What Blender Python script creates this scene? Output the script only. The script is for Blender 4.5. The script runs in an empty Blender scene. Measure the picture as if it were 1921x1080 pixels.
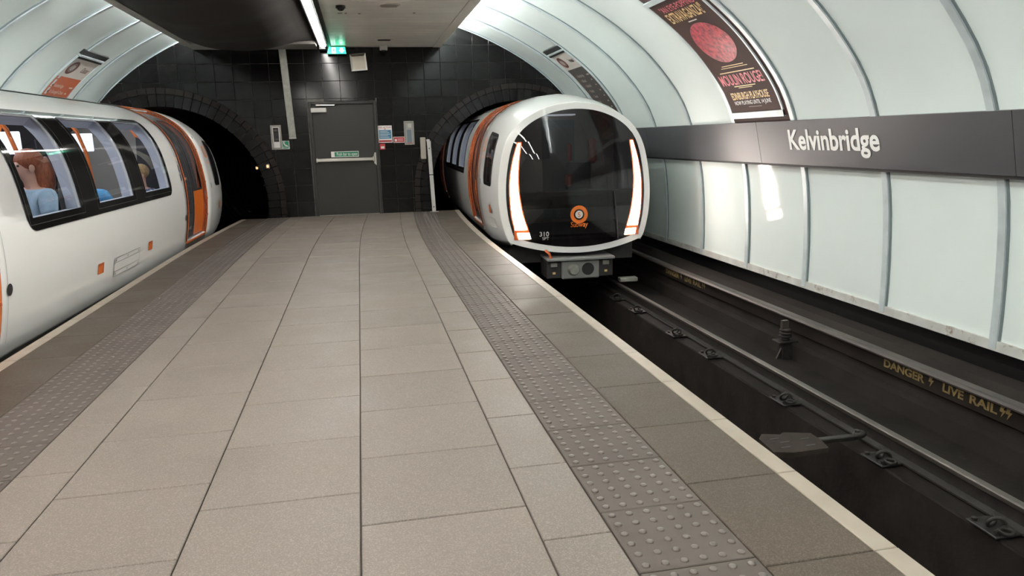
import bpy, bmesh, math, random
from mathutils import Vector, Matrix
random.seed(7)
PI = math.pi
SC = bpy.context.scene
COL = SC.collection

# ------------------------------------------------------------------ camera
F_PX, PITCH, YAW, ROLL, CAM_H = 1400.0, 0.19917, 0.19363, -0.02715, 1.365
def make_camera():
    cy, sy, cp, sp = math.cos(YAW), math.sin(YAW), math.cos(PITCH), math.sin(PITCH)
    fw = Vector((sy*cp, cy*cp, -sp)); rt = Vector((cy, -sy, 0)); up = rt.cross(fw)
    c, s = math.cos(ROLL), math.sin(ROLL)
    r2 = rt*c + up*s; u2 = up*c - rt*s
    cd = bpy.data.cameras.new('camera'); cd.sensor_fit = 'HORIZONTAL'; cd.sensor_width = 36.0
    cd.lens = F_PX/1921*36.0; cd.clip_start = 0.02; cd.clip_end = 200
    o = bpy.data.objects.new('camera', cd); COL.objects.link(o)
    m = Matrix(((r2.x, u2.x, -fw.x, 0), (r2.y, u2.y, -fw.y, 0), (r2.z, u2.z, -fw.z, CAM_H), (0, 0, 0, 1)))
    o.matrix_world = m
    SC.camera = o
make_camera()

# ------------------------------------------------------------------ world and exposure
W = bpy.data.worlds.new('world'); SC.world = W; W.use_nodes = True
W.node_tree.nodes['Background'].inputs[0].default_value = (0.9, 0.95, 1.0, 1)
W.node_tree.nodes['Background'].inputs[1].default_value = 0.02
SC.view_settings.view_transform = 'Standard'
SC.view_settings.look = 'None'
SC.view_settings.exposure = 1.02
SC.view_settings.gamma = 1.0
SC.view_settings.use_curve_mapping = False
E_STRIP = 26.0      # platform ceiling strip
E_COVE = 100.0       # cove tubes above the soffit edges
E_LAMP = 30.0       # train headlamps
E_TRAIN = 3.2       # train saloon ceiling panels

# ------------------------------------------------------------------ materials
MATS = {}
def _base(name):
    m = bpy.data.materials.new(name); m.use_nodes = True
    nt = m.node_tree; b = nt.nodes['Principled BSDF']
    return m, nt, b
def mat(name, col, rough=0.5, metal=0.0, spec=0.5, coat=0.0, var=0.0, vscale=3.0, bump=0.0, bscale=60.0,
        speck=0.0, sscale=400.0, speck_col=None, objvar=0.0, stretch=None, dirt=None, rvar=0.0):
    """procedural principled material; noise works in world position so that pieces differ"""
    m, nt, b = _base(name); N, L = nt.nodes, nt.links
    b.inputs['Roughness'].default_value = rough; b.inputs['Metallic'].default_value = metal
    b.inputs['Specular IOR Level'].default_value = spec; b.inputs['Coat Weight'].default_value = coat
    b.inputs['Coat Roughness'].default_value = 0.06
    b.inputs['Base Color'].default_value = (*col, 1)
    if var or bump or speck or objvar or dirt or rvar:
        g = N.new('ShaderNodeNewGeometry'); pos = g.outputs['Position']
        if stretch:
            mp = N.new('ShaderNodeMapping'); mp.inputs['Scale'].default_value = stretch
            L.new(pos, mp.inputs['Vector']); pos = mp.outputs['Vector']
        cur = None
        rgb = N.new('ShaderNodeRGB'); rgb.outputs[0].default_value = (*col, 1); cur = rgb.outputs[0]
        if var:
            n = N.new('ShaderNodeTexNoise'); n.inputs['Scale'].default_value = vscale; n.inputs['Detail'].default_value = 5
            L.new(pos, n.inputs['Vector'])
            r = N.new('ShaderNodeMapRange'); r.inputs['From Min'].default_value = 0.3; r.inputs['From Max'].default_value = 0.7
            r.inputs['To Min'].default_value = 1-var; r.inputs['To Max'].default_value = 1+var
            L.new(n.outputs['Fac'], r.inputs['Value'])
            mx = N.new('ShaderNodeVectorMath'); mx.operation = 'SCALE'; L.new(cur, mx.inputs[0]); L.new(r.outputs[0], mx.inputs['Scale']); cur = mx.outputs[0]
            if rvar:
                rr = N.new('ShaderNodeMapRange'); rr.inputs['From Min'].default_value = 0.3; rr.inputs['From Max'].default_value = 0.7
                rr.inputs['To Min'].default_value = max(0.02, rough-rvar); rr.inputs['To Max'].default_value = rough+rvar
                L.new(n.outputs['Fac'], rr.inputs['Value']); L.new(rr.outputs[0], b.inputs['Roughness'])
        if objvar:
            oi = N.new('ShaderNodeObjectInfo'); r = N.new('ShaderNodeMapRange')
            r.inputs['To Min'].default_value = 1-objvar; r.inputs['To Max'].default_value = 1+objvar
            L.new(oi.outputs['Random'], r.inputs['Value'])
            mx = N.new('ShaderNodeVectorMath'); mx.operation = 'SCALE'; L.new(cur, mx.inputs[0]); L.new(r.outputs[0], mx.inputs['Scale']); cur = mx.outputs[0]
        if speck:
            v = N.new('ShaderNodeTexVoronoi'); v.inputs['Scale'].default_value = sscale; L.new(pos, v.inputs['Vector'])
            cs = N.new('ShaderNodeSeparateColor'); L.new(v.outputs['Color'], cs.inputs[0])
            r = N.new('ShaderNodeMapRange'); r.inputs['From Min'].default_value = 0.55; r.inputs['From Max'].default_value = 1.0
            r.inputs['To Min'].default_value = 0; r.inputs['To Max'].default_value = speck
            L.new(cs.outputs[0], r.inputs['Value'])
            mix = N.new('ShaderNodeMix'); mix.data_type = 'RGBA'; L.new(r.outputs[0], mix.inputs[0]); L.new(cur, mix.inputs[6])
            mix.inputs[7].default_value = (*(speck_col or (0.7, 0.68, 0.63)), 1); cur = mix.outputs[2]
        if dirt:
            dc, ds, dt = dirt
            n = N.new('ShaderNodeTexNoise'); n.inputs['Scale'].default_value = ds; n.inputs['Detail'].default_value = 8; n.inputs['Roughness'].default_value = 0.7
            L.new(pos, n.inputs['Vector'])
            r = N.new('ShaderNodeMapRange'); r.inputs['From Min'].default_value = dt; r.inputs['From Max'].default_value = dt+0.12
            L.new(n.outputs['Fac'], r.inputs['Value'])
            mix = N.new('ShaderNodeMix'); mix.data_type = 'RGBA'; L.new(r.outputs[0], mix.inputs[0]); L.new(cur, mix.inputs[6])
            mix.inputs[7].default_value = (*dc, 1); cur = mix.outputs[2]
        L.new(cur, b.inputs['Base Color'])
        if bump:
            n = N.new('ShaderNodeTexNoise'); n.inputs['Scale'].default_value = bscale; n.inputs['Detail'].default_value = 4; L.new(pos, n.inputs['Vector'])
            bp = N.new('ShaderNodeBump'); bp.inputs['Strength'].default_value = bump; bp.inputs['Distance'].default_value = 0.004
            L.new(n.outputs['Fac'], bp.inputs['Height']); L.new(bp.outputs[0], b.inputs['Normal'])
    MATS[name] = m
    return m
def emit(name, col, strength):
    m, nt, b = _base(name)
    b.inputs['Base Color'].default_value = (*col, 1)
    b.inputs['Emission Color'].default_value = (*col, 1); b.inputs['Emission Strength'].default_value = strength
    MATS[name] = m; return m
def glass(name, tint, ior=1.45, dark=0.0, rough=0.0):
    m = bpy.data.materials.new(name); m.use_nodes = True; nt = m.node_tree; N, L = nt.nodes, nt.links
    N.remove(N['Principled BSDF']); out = N['Material Output']
    tr = N.new('ShaderNodeBsdfTransparent'); tr.inputs[0].default_value = (*tint, 1)
    gl = N.new('ShaderNodeBsdfGlossy'); gl.inputs['Roughness'].default_value = rough; gl.inputs[0].default_value = (0.95, 0.95, 0.95, 1)
    fr = N.new('ShaderNodeFresnel'); fr.inputs['IOR'].default_value = ior
    src = tr.outputs[0]
    if dark:
        df = N.new('ShaderNodeBsdfDiffuse'); df.inputs[0].default_value = (0.012, 0.011, 0.011, 1)
        mx0 = N.new('ShaderNodeMixShader'); mx0.inputs[0].default_value = dark; L.new(tr.outputs[0], mx0.inputs[1]); L.new(df.outputs[0], mx0.inputs[2]); src = mx0.outputs[0]
    mx = N.new('ShaderNodeMixShader'); L.new(fr.outputs[0], mx.inputs[0]); L.new(src, mx.inputs[1]); L.new(gl.outputs[0], mx.inputs[2])
    L.new(mx.outputs[0], out.inputs['Surface'])
    MATS[name] = m; return m

mat('slab', (0.1460, 0.1220, 0.1035), 0.50, spec=0.30, var=0.07, vscale=2.2, speck=0.35, sscale=260, speck_col=(0.34, 0.30, 0.262), objvar=0.045, bump=0.15, bscale=220, rvar=0.08)
mat('slab_edge', (0.0620, 0.0480, 0.0365), 0.6, spec=0.18, var=0.10, vscale=2.2, speck=0.30, sscale=260, speck_col=(0.19, 0.165, 0.14), objvar=0.06, bump=0.15, bscale=220, rvar=0.08)
mat('tactile', (0.0880, 0.0730, 0.0640), 0.6, spec=0.15, var=0.08, vscale=3, objvar=0.04, bump=0.1, bscale=150)
mat('tactile_worn_lit', (0.108, 0.091, 0.081), 0.4, spec=0.4, var=0.08, vscale=3)  # dome tops: polish from wear, plus their highlight put into the paler colour
mat('timber', (0.030, 0.023, 0.0195), 0.9, spec=0.1, var=0.3, vscale=8, bump=0.4, bscale=40)
mat('nosing', (0.295, 0.248, 0.201), 0.5, var=0.10, vscale=5, objvar=0.05, bump=0.15, bscale=120)
mat('grout', (0.05, 0.043, 0.037), 0.9, var=0.2, vscale=12)
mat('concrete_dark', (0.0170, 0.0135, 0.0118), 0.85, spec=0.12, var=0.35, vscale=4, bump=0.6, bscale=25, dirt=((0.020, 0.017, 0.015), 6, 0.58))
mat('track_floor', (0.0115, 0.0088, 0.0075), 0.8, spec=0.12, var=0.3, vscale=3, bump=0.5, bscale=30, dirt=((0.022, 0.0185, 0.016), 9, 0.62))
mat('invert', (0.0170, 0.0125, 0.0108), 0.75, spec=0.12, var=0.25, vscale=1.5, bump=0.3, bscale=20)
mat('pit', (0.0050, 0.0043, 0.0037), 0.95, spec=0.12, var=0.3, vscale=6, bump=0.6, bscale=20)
mat('tunnel', (0.05, 0.040, 0.034), 0.8, var=0.4, vscale=2, bump=0.6, bscale=12)
mat('rail_steel', (0.0800, 0.0675, 0.0590), 0.42, metal=0.55, var=0.15, vscale=4)
mat('rail_rust', (0.0175, 0.0140, 0.0120), 0.7, metal=0.2, var=0.3, vscale=14, bump=0.4, bscale=60)
mat('iron', (0.0260, 0.0225, 0.0205), 0.55, metal=0.5, var=0.3, vscale=20, bump=0.3, bscale=70)
mat('cond_rail', (0.0500, 0.0390, 0.0340), 0.5, metal=0.3, var=0.2, vscale=3)
mat('cond_board', (0.0160, 0.0120, 0.0102), 0.65, spec=0.12, var=0.25, vscale=3, bump=0.2, bscale=30)
mat('stencil', (0.1600, 0.1100, 0.0360), 0.8, var=0.35, vscale=25)
mat('panel', (0.7600, 0.8250, 0.8000), 0.06, spec=0.5, var=0.035, vscale=0.8, objvar=0.02)
mat('rib', (0.56, 0.62, 0.63), 0.35, metal=0.2, var=0.12, vscale=6, dirt=((0.30, 0.29, 0.26), 7, 0.66))
mat('rib_dark', (0.20, 0.24, 0.25), 0.5, metal=0.3)
mat('wall_foot', (0.52, 0.52, 0.49), 0.5, var=0.15, vscale=5, dirt=((0.20, 0.13, 0.08), 6, 0.56))
mat('band', (0.0562, 0.0547, 0.0590), 0.38, spec=0.5, var=0.04, vscale=2)
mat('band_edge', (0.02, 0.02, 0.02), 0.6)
mat('white_letter', (0.82, 0.80, 0.77), 0.5)
mat('black_tile', (0.0045, 0.0043, 0.0041), 0.12, spec=0.32, var=0.25, vscale=3, objvar=0.25)
mat('tile_grout', (0.1125, 0.1087, 0.1013), 0.9, var=0.3, vscale=9)
mat('arch_brick', (0.0056, 0.0053, 0.0051), 0.30, spec=0.2, var=0.25, vscale=5, objvar=0.35)
mat('arch_trim', (0.0135, 0.0101, 0.0086), 0.40, spec=0.2, var=0.25, vscale=5, objvar=0.25)
mat('door_paint', (0.0195, 0.0184, 0.0154), 0.5, var=0.06, vscale=3)
mat('door_frame', (0.0195, 0.0188, 0.0165), 0.45, var=0.1, vscale=8)
mat('steel', (0.55, 0.53, 0.49), 0.28, metal=0.9)
mat('galv', (0.30, 0.295, 0.265), 0.5, metal=0.35, var=0.15, vscale=14)
mat('box_grey', (0.33, 0.31, 0.285), 0.5)
mat('box_light', (0.52, 0.50, 0.47), 0.5)
mat('box_blue', (0.13, 0.17, 0.20), 0.5)
mat('cream', (0.40, 0.36, 0.30), 0.5, var=0.05, vscale=8)
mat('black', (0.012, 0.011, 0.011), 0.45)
mat('black_gloss', (0.010, 0.010, 0.010), 0.06, spec=0.5)
mat('rubber', (0.015, 0.014, 0.014), 0.7)
mat('ceil', (0.8600, 0.8100, 0.7400), 0.30, spec=0.5, var=0.05, vscale=2.5, objvar=0.04)
mat('ceil_border', (0.8000, 0.7500, 0.6800), 0.35, var=0.04, vscale=2)
mat('soffit', (0.32, 0.30, 0.275), 0.5, var=0.08, vscale=3)
mat('tarp', (0.022, 0.0185, 0.0165), 0.85, spec=0.15, var=0.2, vscale=2, bump=0.3, bscale=9)
mat('dark_void', (0.012, 0.011, 0.010), 0.9)
mat('sign_green', (0.012, 0.20, 0.11), 0.4)
mat('sign_red', (0.42, 0.028, 0.035), 0.45)
mat('sign_blue', (0.035, 0.17, 0.30), 0.45)
mat('sign_white', (0.72, 0.70, 0.67), 0.45)
mat('sign_pale', (0.62, 0.56, 0.51), 0.4, var=0.03)
mat('sign_orange', (0.40, 0.085, 0.028), 0.4)
mat('sign_brown', (0.050, 0.035, 0.032), 0.35)
mat('poster_brown', (0.050, 0.022, 0.018), 0.6, spec=0.2, var=0.25, vscale=1.2)
mat('poster_red', (0.42, 0.035, 0.055), 0.4, var=0.5, vscale=22, dirt=((0.09, 0.012, 0.018), 16, 0.52))
mat('poster_glow', (0.17, 0.028, 0.024), 0.4, var=0.5, vscale=18)
mat('poster_gold', (0.72, 0.50, 0.22), 0.4)
mat('poster_pink', (0.62, 0.10, 0.13), 0.4)
mat('sign_maroon', (0.13, 0.030, 0.022), 0.45)
mat('train_white', (0.8500, 0.8530, 0.8350), 0.16, spec=0.5, coat=0.4, var=0.02, vscale=1.0)
mat('train_grey', (0.22, 0.22, 0.215), 0.35)
mat('train_orange', (0.72, 0.165, 0.022), 0.32, coat=0.2)
mat('train_dark_orange', (0.42, 0.085, 0.018), 0.35)
mat('underframe', (0.022, 0.020, 0.020), 0.7, var=0.3, vscale=9)
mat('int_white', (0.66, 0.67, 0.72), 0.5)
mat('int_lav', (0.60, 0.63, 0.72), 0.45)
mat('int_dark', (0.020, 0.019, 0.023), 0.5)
mat('seat_cloth', (0.06, 0.06, 0.075), 0.8)
mat('seat_red', (0.50, 0.04, 0.035), 0.6)
mat('int_floor', (0.10, 0.10, 0.11), 0.7)
mat('skin', (0.62, 0.36, 0.27), 0.5)
mat('hair_red', (0.30, 0.085, 0.035), 0.55, var=0.35, vscale=30, stretch=(4, 4, 0.6))
mat('hair_brown', (0.08, 0.045, 0.025), 0.6, var=0.3, vscale=30)
mat('hair_blond', (0.40, 0.26, 0.12), 0.6, var=0.3, vscale=30)
mat('cloth_paleblue', (0.36, 0.50, 0.62), 0.8, var=0.15, vscale=14, bump=0.4, bscale=30)
mat('cloth_blue', (0.10, 0.36, 0.68), 0.8, var=0.12, vscale=10, bump=0.4, bscale=25)
mat('cloth_white', (0.75, 0.74, 0.74), 0.8)
mat('cloth_navy', (0.03, 0.035, 0.06), 0.8)
mat('cloth_purple', (0.07, 0.03, 0.11), 0.8, var=0.4, vscale=12)
mat('cloth_print', (0.05, 0.07, 0.16), 0.8, dirt=((0.65, 0.65, 0.68), 38, 0.5))
emit('strip', (1.0, 0.965, 0.91), E_STRIP)
emit('cove', (0.97, 1.0, 0.98), E_COVE)
emit('cove_left', (0.97, 1.0, 0.98), E_COVE*1.7)
emit('headlamp', (1.0, 0.90, 0.82), E_LAMP)
emit('saloon', (0.93, 0.96, 1.0), E_TRAIN)
emit('screen', (0.80, 0.84, 0.92), 0.55)
emit('exit_green', (0.02, 0.62, 0.32), 2.2)
emit('exit_white', (0.65, 1.0, 0.85), 3.0)
emit('tunnel_lamp', (1.0, 0.50, 0.26), 0.8)
glass('win_glass', (0.86, 0.88, 0.90))
glass('door_glass', (0.45, 0.46, 0.50))
glass('windscreen', (0.42, 0.42, 0.44), dark=0.40)
emit('cab_glow', (0.9, 0.93, 1.0), 0.5)

# ------------------------------------------------------------------ mesh helpers
class MB:
    def __init__(s): s.v = []; s.f = []
    def add(s, vs, fs):
        o = len(s.v); s.v += [tuple(v) for v in vs]; s.f += [tuple(i+o for i in f) for f in fs]; return s
    def box(s, lo, hi, M=None):
        x0, y0, z0 = lo; x1, y1, z1 = hi
        vs = [Vector(p) for p in ((x0,y0,z0),(x1,y0,z0),(x1,y1,z0),(x0,y1,z0),(x0,y0,z1),(x1,y0,z1),(x1,y1,z1),(x0,y1,z1))]
        if M: vs = [M @ v for v in vs]
        return s.add(vs, [(0,3,2,1),(4,5,6,7),(0,1,5,4),(1,2,6,5),(2,3,7,6),(3,0,4,7)])
    def cbox(s, lo, hi, c=0.004, M=None):
        """box with chamfered edges"""
        x0, y0, z0 = lo; x1, y1, z1 = hi
        c = min(c, (x1-x0)*.45, (y1-y0)*.45, (z1-z0)*.45)
        bm = bmesh.new(); vs = [bm.verts.new(p) for p in ((x0,y0,z0),(x1,y0,z0),(x1,y1,z0),(x0,y1,z0),(x0,y0,z1),(x1,y0,z1),(x1,y1,z1),(x0,y1,z1))]
        for f in ((0,3,2,1),(4,5,6,7),(0,1,5,4),(1,2,6,5),(2,3,7,6),(3,0,4,7)): bm.faces.new([vs[i] for i in f])
        bmesh.ops.bevel(bm, geom=bm.edges[:], offset=c, segments=1, affect='EDGES', profile=0.5)
        bm.verts.index_update()
        vv = [(M @ v.co) if M else v.co.copy() for v in bm.verts]; ff = [tuple(v.index for v in f.verts) for f in bm.faces]
        bm.free(); return s.add(vv, ff)
    def tube(s, path, r, n=10, caps=True):
        path = [Vector(p) for p in path]; rings = []
        rr = r if isinstance(r, (list, tuple)) else [r]*len(path)
        ref = None
        for i, p in enumerate(path):
            t = (path[min(i+1, len(path)-1)] - path[max(i-1, 0)]).normalized()
            if ref is None or abs(ref.dot(t)) > .95:
                ref = Vector((0, 0, 1)) if abs(t.z) < .9 else Vector((1, 0, 0))
            a = t.cross(ref).normalized(); b = t.cross(a).normalized(); ref = a.cross(t).normalized()*1.0
            rings.append([p + (a*math.cos(2*PI*k/n) + b*math.sin(2*PI*k/n))*rr[i] for k in range(n)])
        vs = [v for g in rings for v in g]; fs = []
        for i in range(len(path)-1):
            for k in range(n): fs.append((i*n+k, i*n+(k+1) % n, (i+1)*n+(k+1) % n, (i+1)*n+k))
        if caps: fs += [tuple(range(n))[::-1], tuple(range((len(path)-1)*n, len(path)*n))]
        return s.add(vs, fs)
    def cyl(s, p0, p1, r, n=16): return s.tube([p0, p1], r, n)
    def ball(s, c, rad, n=12, m=8, M=None):
        rad = rad if isinstance(rad, (tuple, list)) else (rad,)*3
        vs = []; fs = []
        for j in range(m+1):
            th = PI*j/m
            for i in range(n):
                ph = 2*PI*i/n
                q = Vector((math.sin(th)*math.cos(ph)*rad[0], math.sin(th)*math.sin(ph)*rad[1], math.cos(th)*rad[2]))
                if M: q = M @ q
                vs.append(q + Vector(c))
        for j in range(m):
            for i in range(n): fs.append((j*n+i, (j+1)*n+i, (j+1)*n+(i+1) % n, j*n+(i+1) % n))
        return s.add(vs, fs)
    def prism(s, poly, y0, y1, axis='y'):
        """extrude polygon given in the two other axes"""
        n = len(poly); vs = []
        for y in (y0, y1):
            for a, b in poly:
                vs.append({'y': (a, y, b), 'x': (y, a, b), 'z': (a, b, y)}[axis])
        fs = [tuple(range(n)), tuple(range(2*n-1, n-1, -1))] + [(i, n+i, n+(i+1) % n, (i+1) % n) for i in range(n)]
        return s.add(vs, fs)
    def build(s, name, m, parent=None, smooth=False, merge=0.0, fix=True):
        me = bpy.data.meshes.new(name); me.from_pydata([tuple(v) for v in s.v], [], s.f)
        if merge or fix:
            bm = bmesh.new(); bm.from_mesh(me)
            if merge: bmesh.ops.remove_doubles(bm, verts=bm.verts[:], dist=merge)
            if fix: bmesh.ops.recalc_face_normals(bm, faces=bm.faces[:])
            bm.to_mesh(me); bm.free()
        me.materials.append(MATS[m] if isinstance(m, str) else m)
        if smooth:
            for p in me.polygons: p.use_smooth = True
            if smooth != 'all':
                try: me.set_sharp_from_angle(angle=math.radians(smooth if not isinstance(smooth, bool) else 40))
                except Exception: pass
        o = bpy.data.objects.new(name, me); COL.objects.link(o)
        if parent: o.parent = parent
        return o
def inst(name, me, loc, rz=0, parent=None):
    o = bpy.data.objects.new(name, me); COL.objects.link(o); o.location = loc; o.rotation_euler = (0, 0, rz)
    if parent: o.parent = parent
    return o
def thing(name, label, cat, loc=(0, 0, 0), rz=0, group=None):
    o = bpy.data.objects.new(name, None); COL.objects.link(o); o.empty_display_size = 0.1
    o.location = loc; o.rotation_euler = (0, 0, rz); tag(o, label, cat, group); return o
def tag(o, label=None, cat=None, group=None, kind=None):
    if label: o['label'] = label
    if cat: o['category'] = cat
    if group: o['group'] = group
    if kind: o['kind'] = kind
    return o
def struct(o): o['kind'] = 'structure'; return o
def catmull(pts, n=8):
    out = []
    for i in range(len(pts)-1):
        p0 = pts[max(i-1, 0)]; p1 = pts[i]; p2 = pts[i+1]; p3 = pts[min(i+2, len(pts)-1)]
        for k in range(n):
            t = k/n
            out.append(tuple(.5*((2*b)+(-a+c)*t+(2*a-5*b+4*c-d)*t*t+(-a+3*b-3*c+d)*t**3) for a, b, c, d in zip(p0, p1, p2, p3)))
    out.append(tuple(pts[-1])); return out
class Profile:
    """2-D polyline (u,z) by arclength with outward normal"""
    def __init__(s, pts, flip=1):
        s.p = pts; s.a = [0.0]; s.flip = flip
        for i in range(1, len(pts)): s.a.append(s.a[-1] + math.hypot(pts[i][0]-pts[i-1][0], pts[i][1]-pts[i-1][1]))
        s.len = s.a[-1]
    def at(s, a, off=0.0):
        a = min(max(a, 0), s.len - 1e-9); lo, hi = 0, len(s.a)-1
        while hi-lo > 1:
            m = (lo+hi)//2
            if s.a[m] <= a: lo = m
            else: hi = m
        t = (a-s.a[lo])/(s.a[hi]-s.a[lo]); p, q = s.p[lo], s.p[hi]
        def nrm(i):
            A = s.p[max(i-1, 0)]; B = s.p[min(i+1, len(s.p)-1)]; dx, dz = B[0]-A[0], B[1]-A[1]; l = math.hypot(dx, dz)
            return (dz/l, -dx/l)
        n0, n1 = nrm(lo), nrm(hi)
        nx = n0[0]*(1-t)+n1[0]*t; nz = n0[1]*(1-t)+n1[1]*t
        return (p[0]+(q[0]-p[0])*t + nx*off*s.flip, p[1]+(q[1]-p[1])*t + nz*off*s.flip)
    def a_of_z(s, z):
        for i in range(len(s.p)-1):
            z0, z1 = s.p[i][1], s.p[i+1][1]
            if z0 <= z <= z1: return s.a[i] + (z-z0)/(z1-z0+1e-12)*(s.a[i+1]-s.a[i])
        return s.len
def scan(mb, fn, vs, mapf, ds=0.5):
    """fill a region given as s-intervals per v line; mapf(s,v) -> 3-D point"""
    for v0, v1 in zip(vs[:-1], vs[1:]):
        e = (v1-v0)*1e-4
        A, B = fn(v0+e), fn(v1-e)
        if len(A) != len(B): continue
        for (a0, a1), (b0, b1) in zip(A, B):
            L_ = max(a1-a0, b1-b0)
            if L_ < 1e-4: continue
            k = max(1, math.ceil(L_/ds))
            for i in range(k):
                t0, t1 = i/k, (i+1)/k
                mb.add([mapf(a0+(a1-a0)*t0, v0), mapf(a0+(a1-a0)*t1, v0), mapf(b0+(b1-b0)*t1, v1), mapf(b0+(b1-b0)*t0, v1)], [(0, 1, 2, 3)])
    return mb
def frange(a, b, step):
    n = max(1, round((b-a)/step)); return [a+(b-a)*i/n for i in range(n+1)]
_TX = {}
def text_geo(txt, size=1.0, bold=0.0, xs=1.0, align='LEFT', track=1.0, shear=0.0):
    key = (txt, bold, track, shear)
    if key not in _TX:
        cu = bpy.data.curves.new('t', 'FONT'); cu.body = txt; cu.size = 1.0; cu.offset = bold; cu.space_character = track; cu.shear = shear
        cu.resolution_u = 4; cu.fill_mode = 'FRONT' if hasattr(cu, 'fill_mode') else cu.fill_mode
        ob = bpy.data.objects.new('t', cu); COL.objects.link(ob)
        me = bpy.data.meshes.new_from_object(ob)
        _TX[key] = ([(v.co.x, v.co.y) for v in me.vertices], [tuple(p.vertices) for p in me.polygons])
        bpy.data.objects.remove(ob); bpy.data.curves.remove(cu); bpy.data.meshes.remove(me)
    vs, fs = _TX[key]
    x0 = min(v[0] for v in vs); x1 = max(v[0] for v in vs)
    sh = {'LEFT': x0, 'CENTER': (x0+x1)/2, 'RIGHT': x1}[align]
    return [((x-sh)*size*xs, y*size) for x, y in vs], fs
def text_width(txt, size, bold=0.0, xs=1.0, track=1.0):
    vs, _ = text_geo(txt, size, bold, xs, track=track); return max(v[0] for v in vs)
def put_text(name, txt, mapf, m, parent, size, bold=0.0, xs=1.0, align='LEFT', track=1.0, shear=0.0, fit=None):
    """lettering as flat mesh, every word a part of its own; returns the list of parts"""
    if fit: xs = fit/text_width(txt, size, bold, 1.0, track)
    full = text_width(txt, size, bold, xs, track); sh = {'LEFT': 0, 'CENTER': full/2, 'RIGHT': full}[align]
    words = txt.split(' '); out = []
    for i, wd in enumerate(words):
        x0 = text_width(' '.join(words[:i+1]), size, bold, xs, track) - text_width(wd, size, bold, xs, track)
        vs, fs = text_geo(wd, size, bold, xs, 'LEFT', track, shear)
        mb = MB(); mb.add([mapf(x0-sh+x, y) for x, y in vs], fs)
        out.append(mb.build(name, m, parent, fix=False))
    return out
def own(parts, t, inv):
    for o in parts: o.parent = t; o.matrix_parent_inverse = inv
def clip_half(poly, p, n):
    """keep the part of a 2-D polygon where (q-p).n >= 0"""
    out = []
    for i in range(len(poly)):
        a, b = poly[i], poly[(i+1) % len(poly)]
        da = (a[0]-p[0])*n[0]+(a[1]-p[1])*n[1]; db = (b[0]-p[0])*n[0]+(b[1]-p[1])*n[1]
        if da >= 0: out.append(a)
        if (da >= 0) != (db >= 0):
            t = da/(da-db); out.append((a[0]+(b[0]-a[0])*t, a[1]+(b[1]-a[1])*t))
    return out
def area2(poly): return abs(sum(poly[i][0]*poly[(i+1) % len(poly)][1]-poly[(i+1) % len(poly)][0]*poly[i][1] for i in range(len(poly))))/2

# ------------------------------------------------------------------ layout constants (metres)
D = 14.58                                   # end wall
YB = -9.0                                   # station continues behind the camera
RX, LX = 1.668, -2.41                       # platform edges
def bend(y): return 0.0055*max(0.0, y-8.9)**2
def dbend(y): return 0.011*max(0.0, y-8.9)
VPTS = [(4.65,-.30),(4.655,.0),(4.645,.35),(4.62,.70),(4.575,.98),(4.50,1.27),(4.43,1.47),(4.36,1.66),(4.24,1.88),(4.05,2.13),(3.84,2.36),(3.60,2.57),(3.26,2.82),(2.83,3.07),(2.39,3.28),(1.94,3.45),(1.5,3.58),(1.0,3.68),(.4,3.75),(-.2,3.77)]
VR = Profile(catmull(VPTS, 4), flip=-1)                               # off > 0 points into the hall
VL = Profile([(-.4-x, z) for x, z in catmull(VPTS, 4)], flip=1)
RIBS = [4.616+1.2525*k for k in range(-10, 9)]
CL, CR, ZC, RP = -3.45, 3.05, 0.33, 1.73        # portal centres, radius

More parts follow.
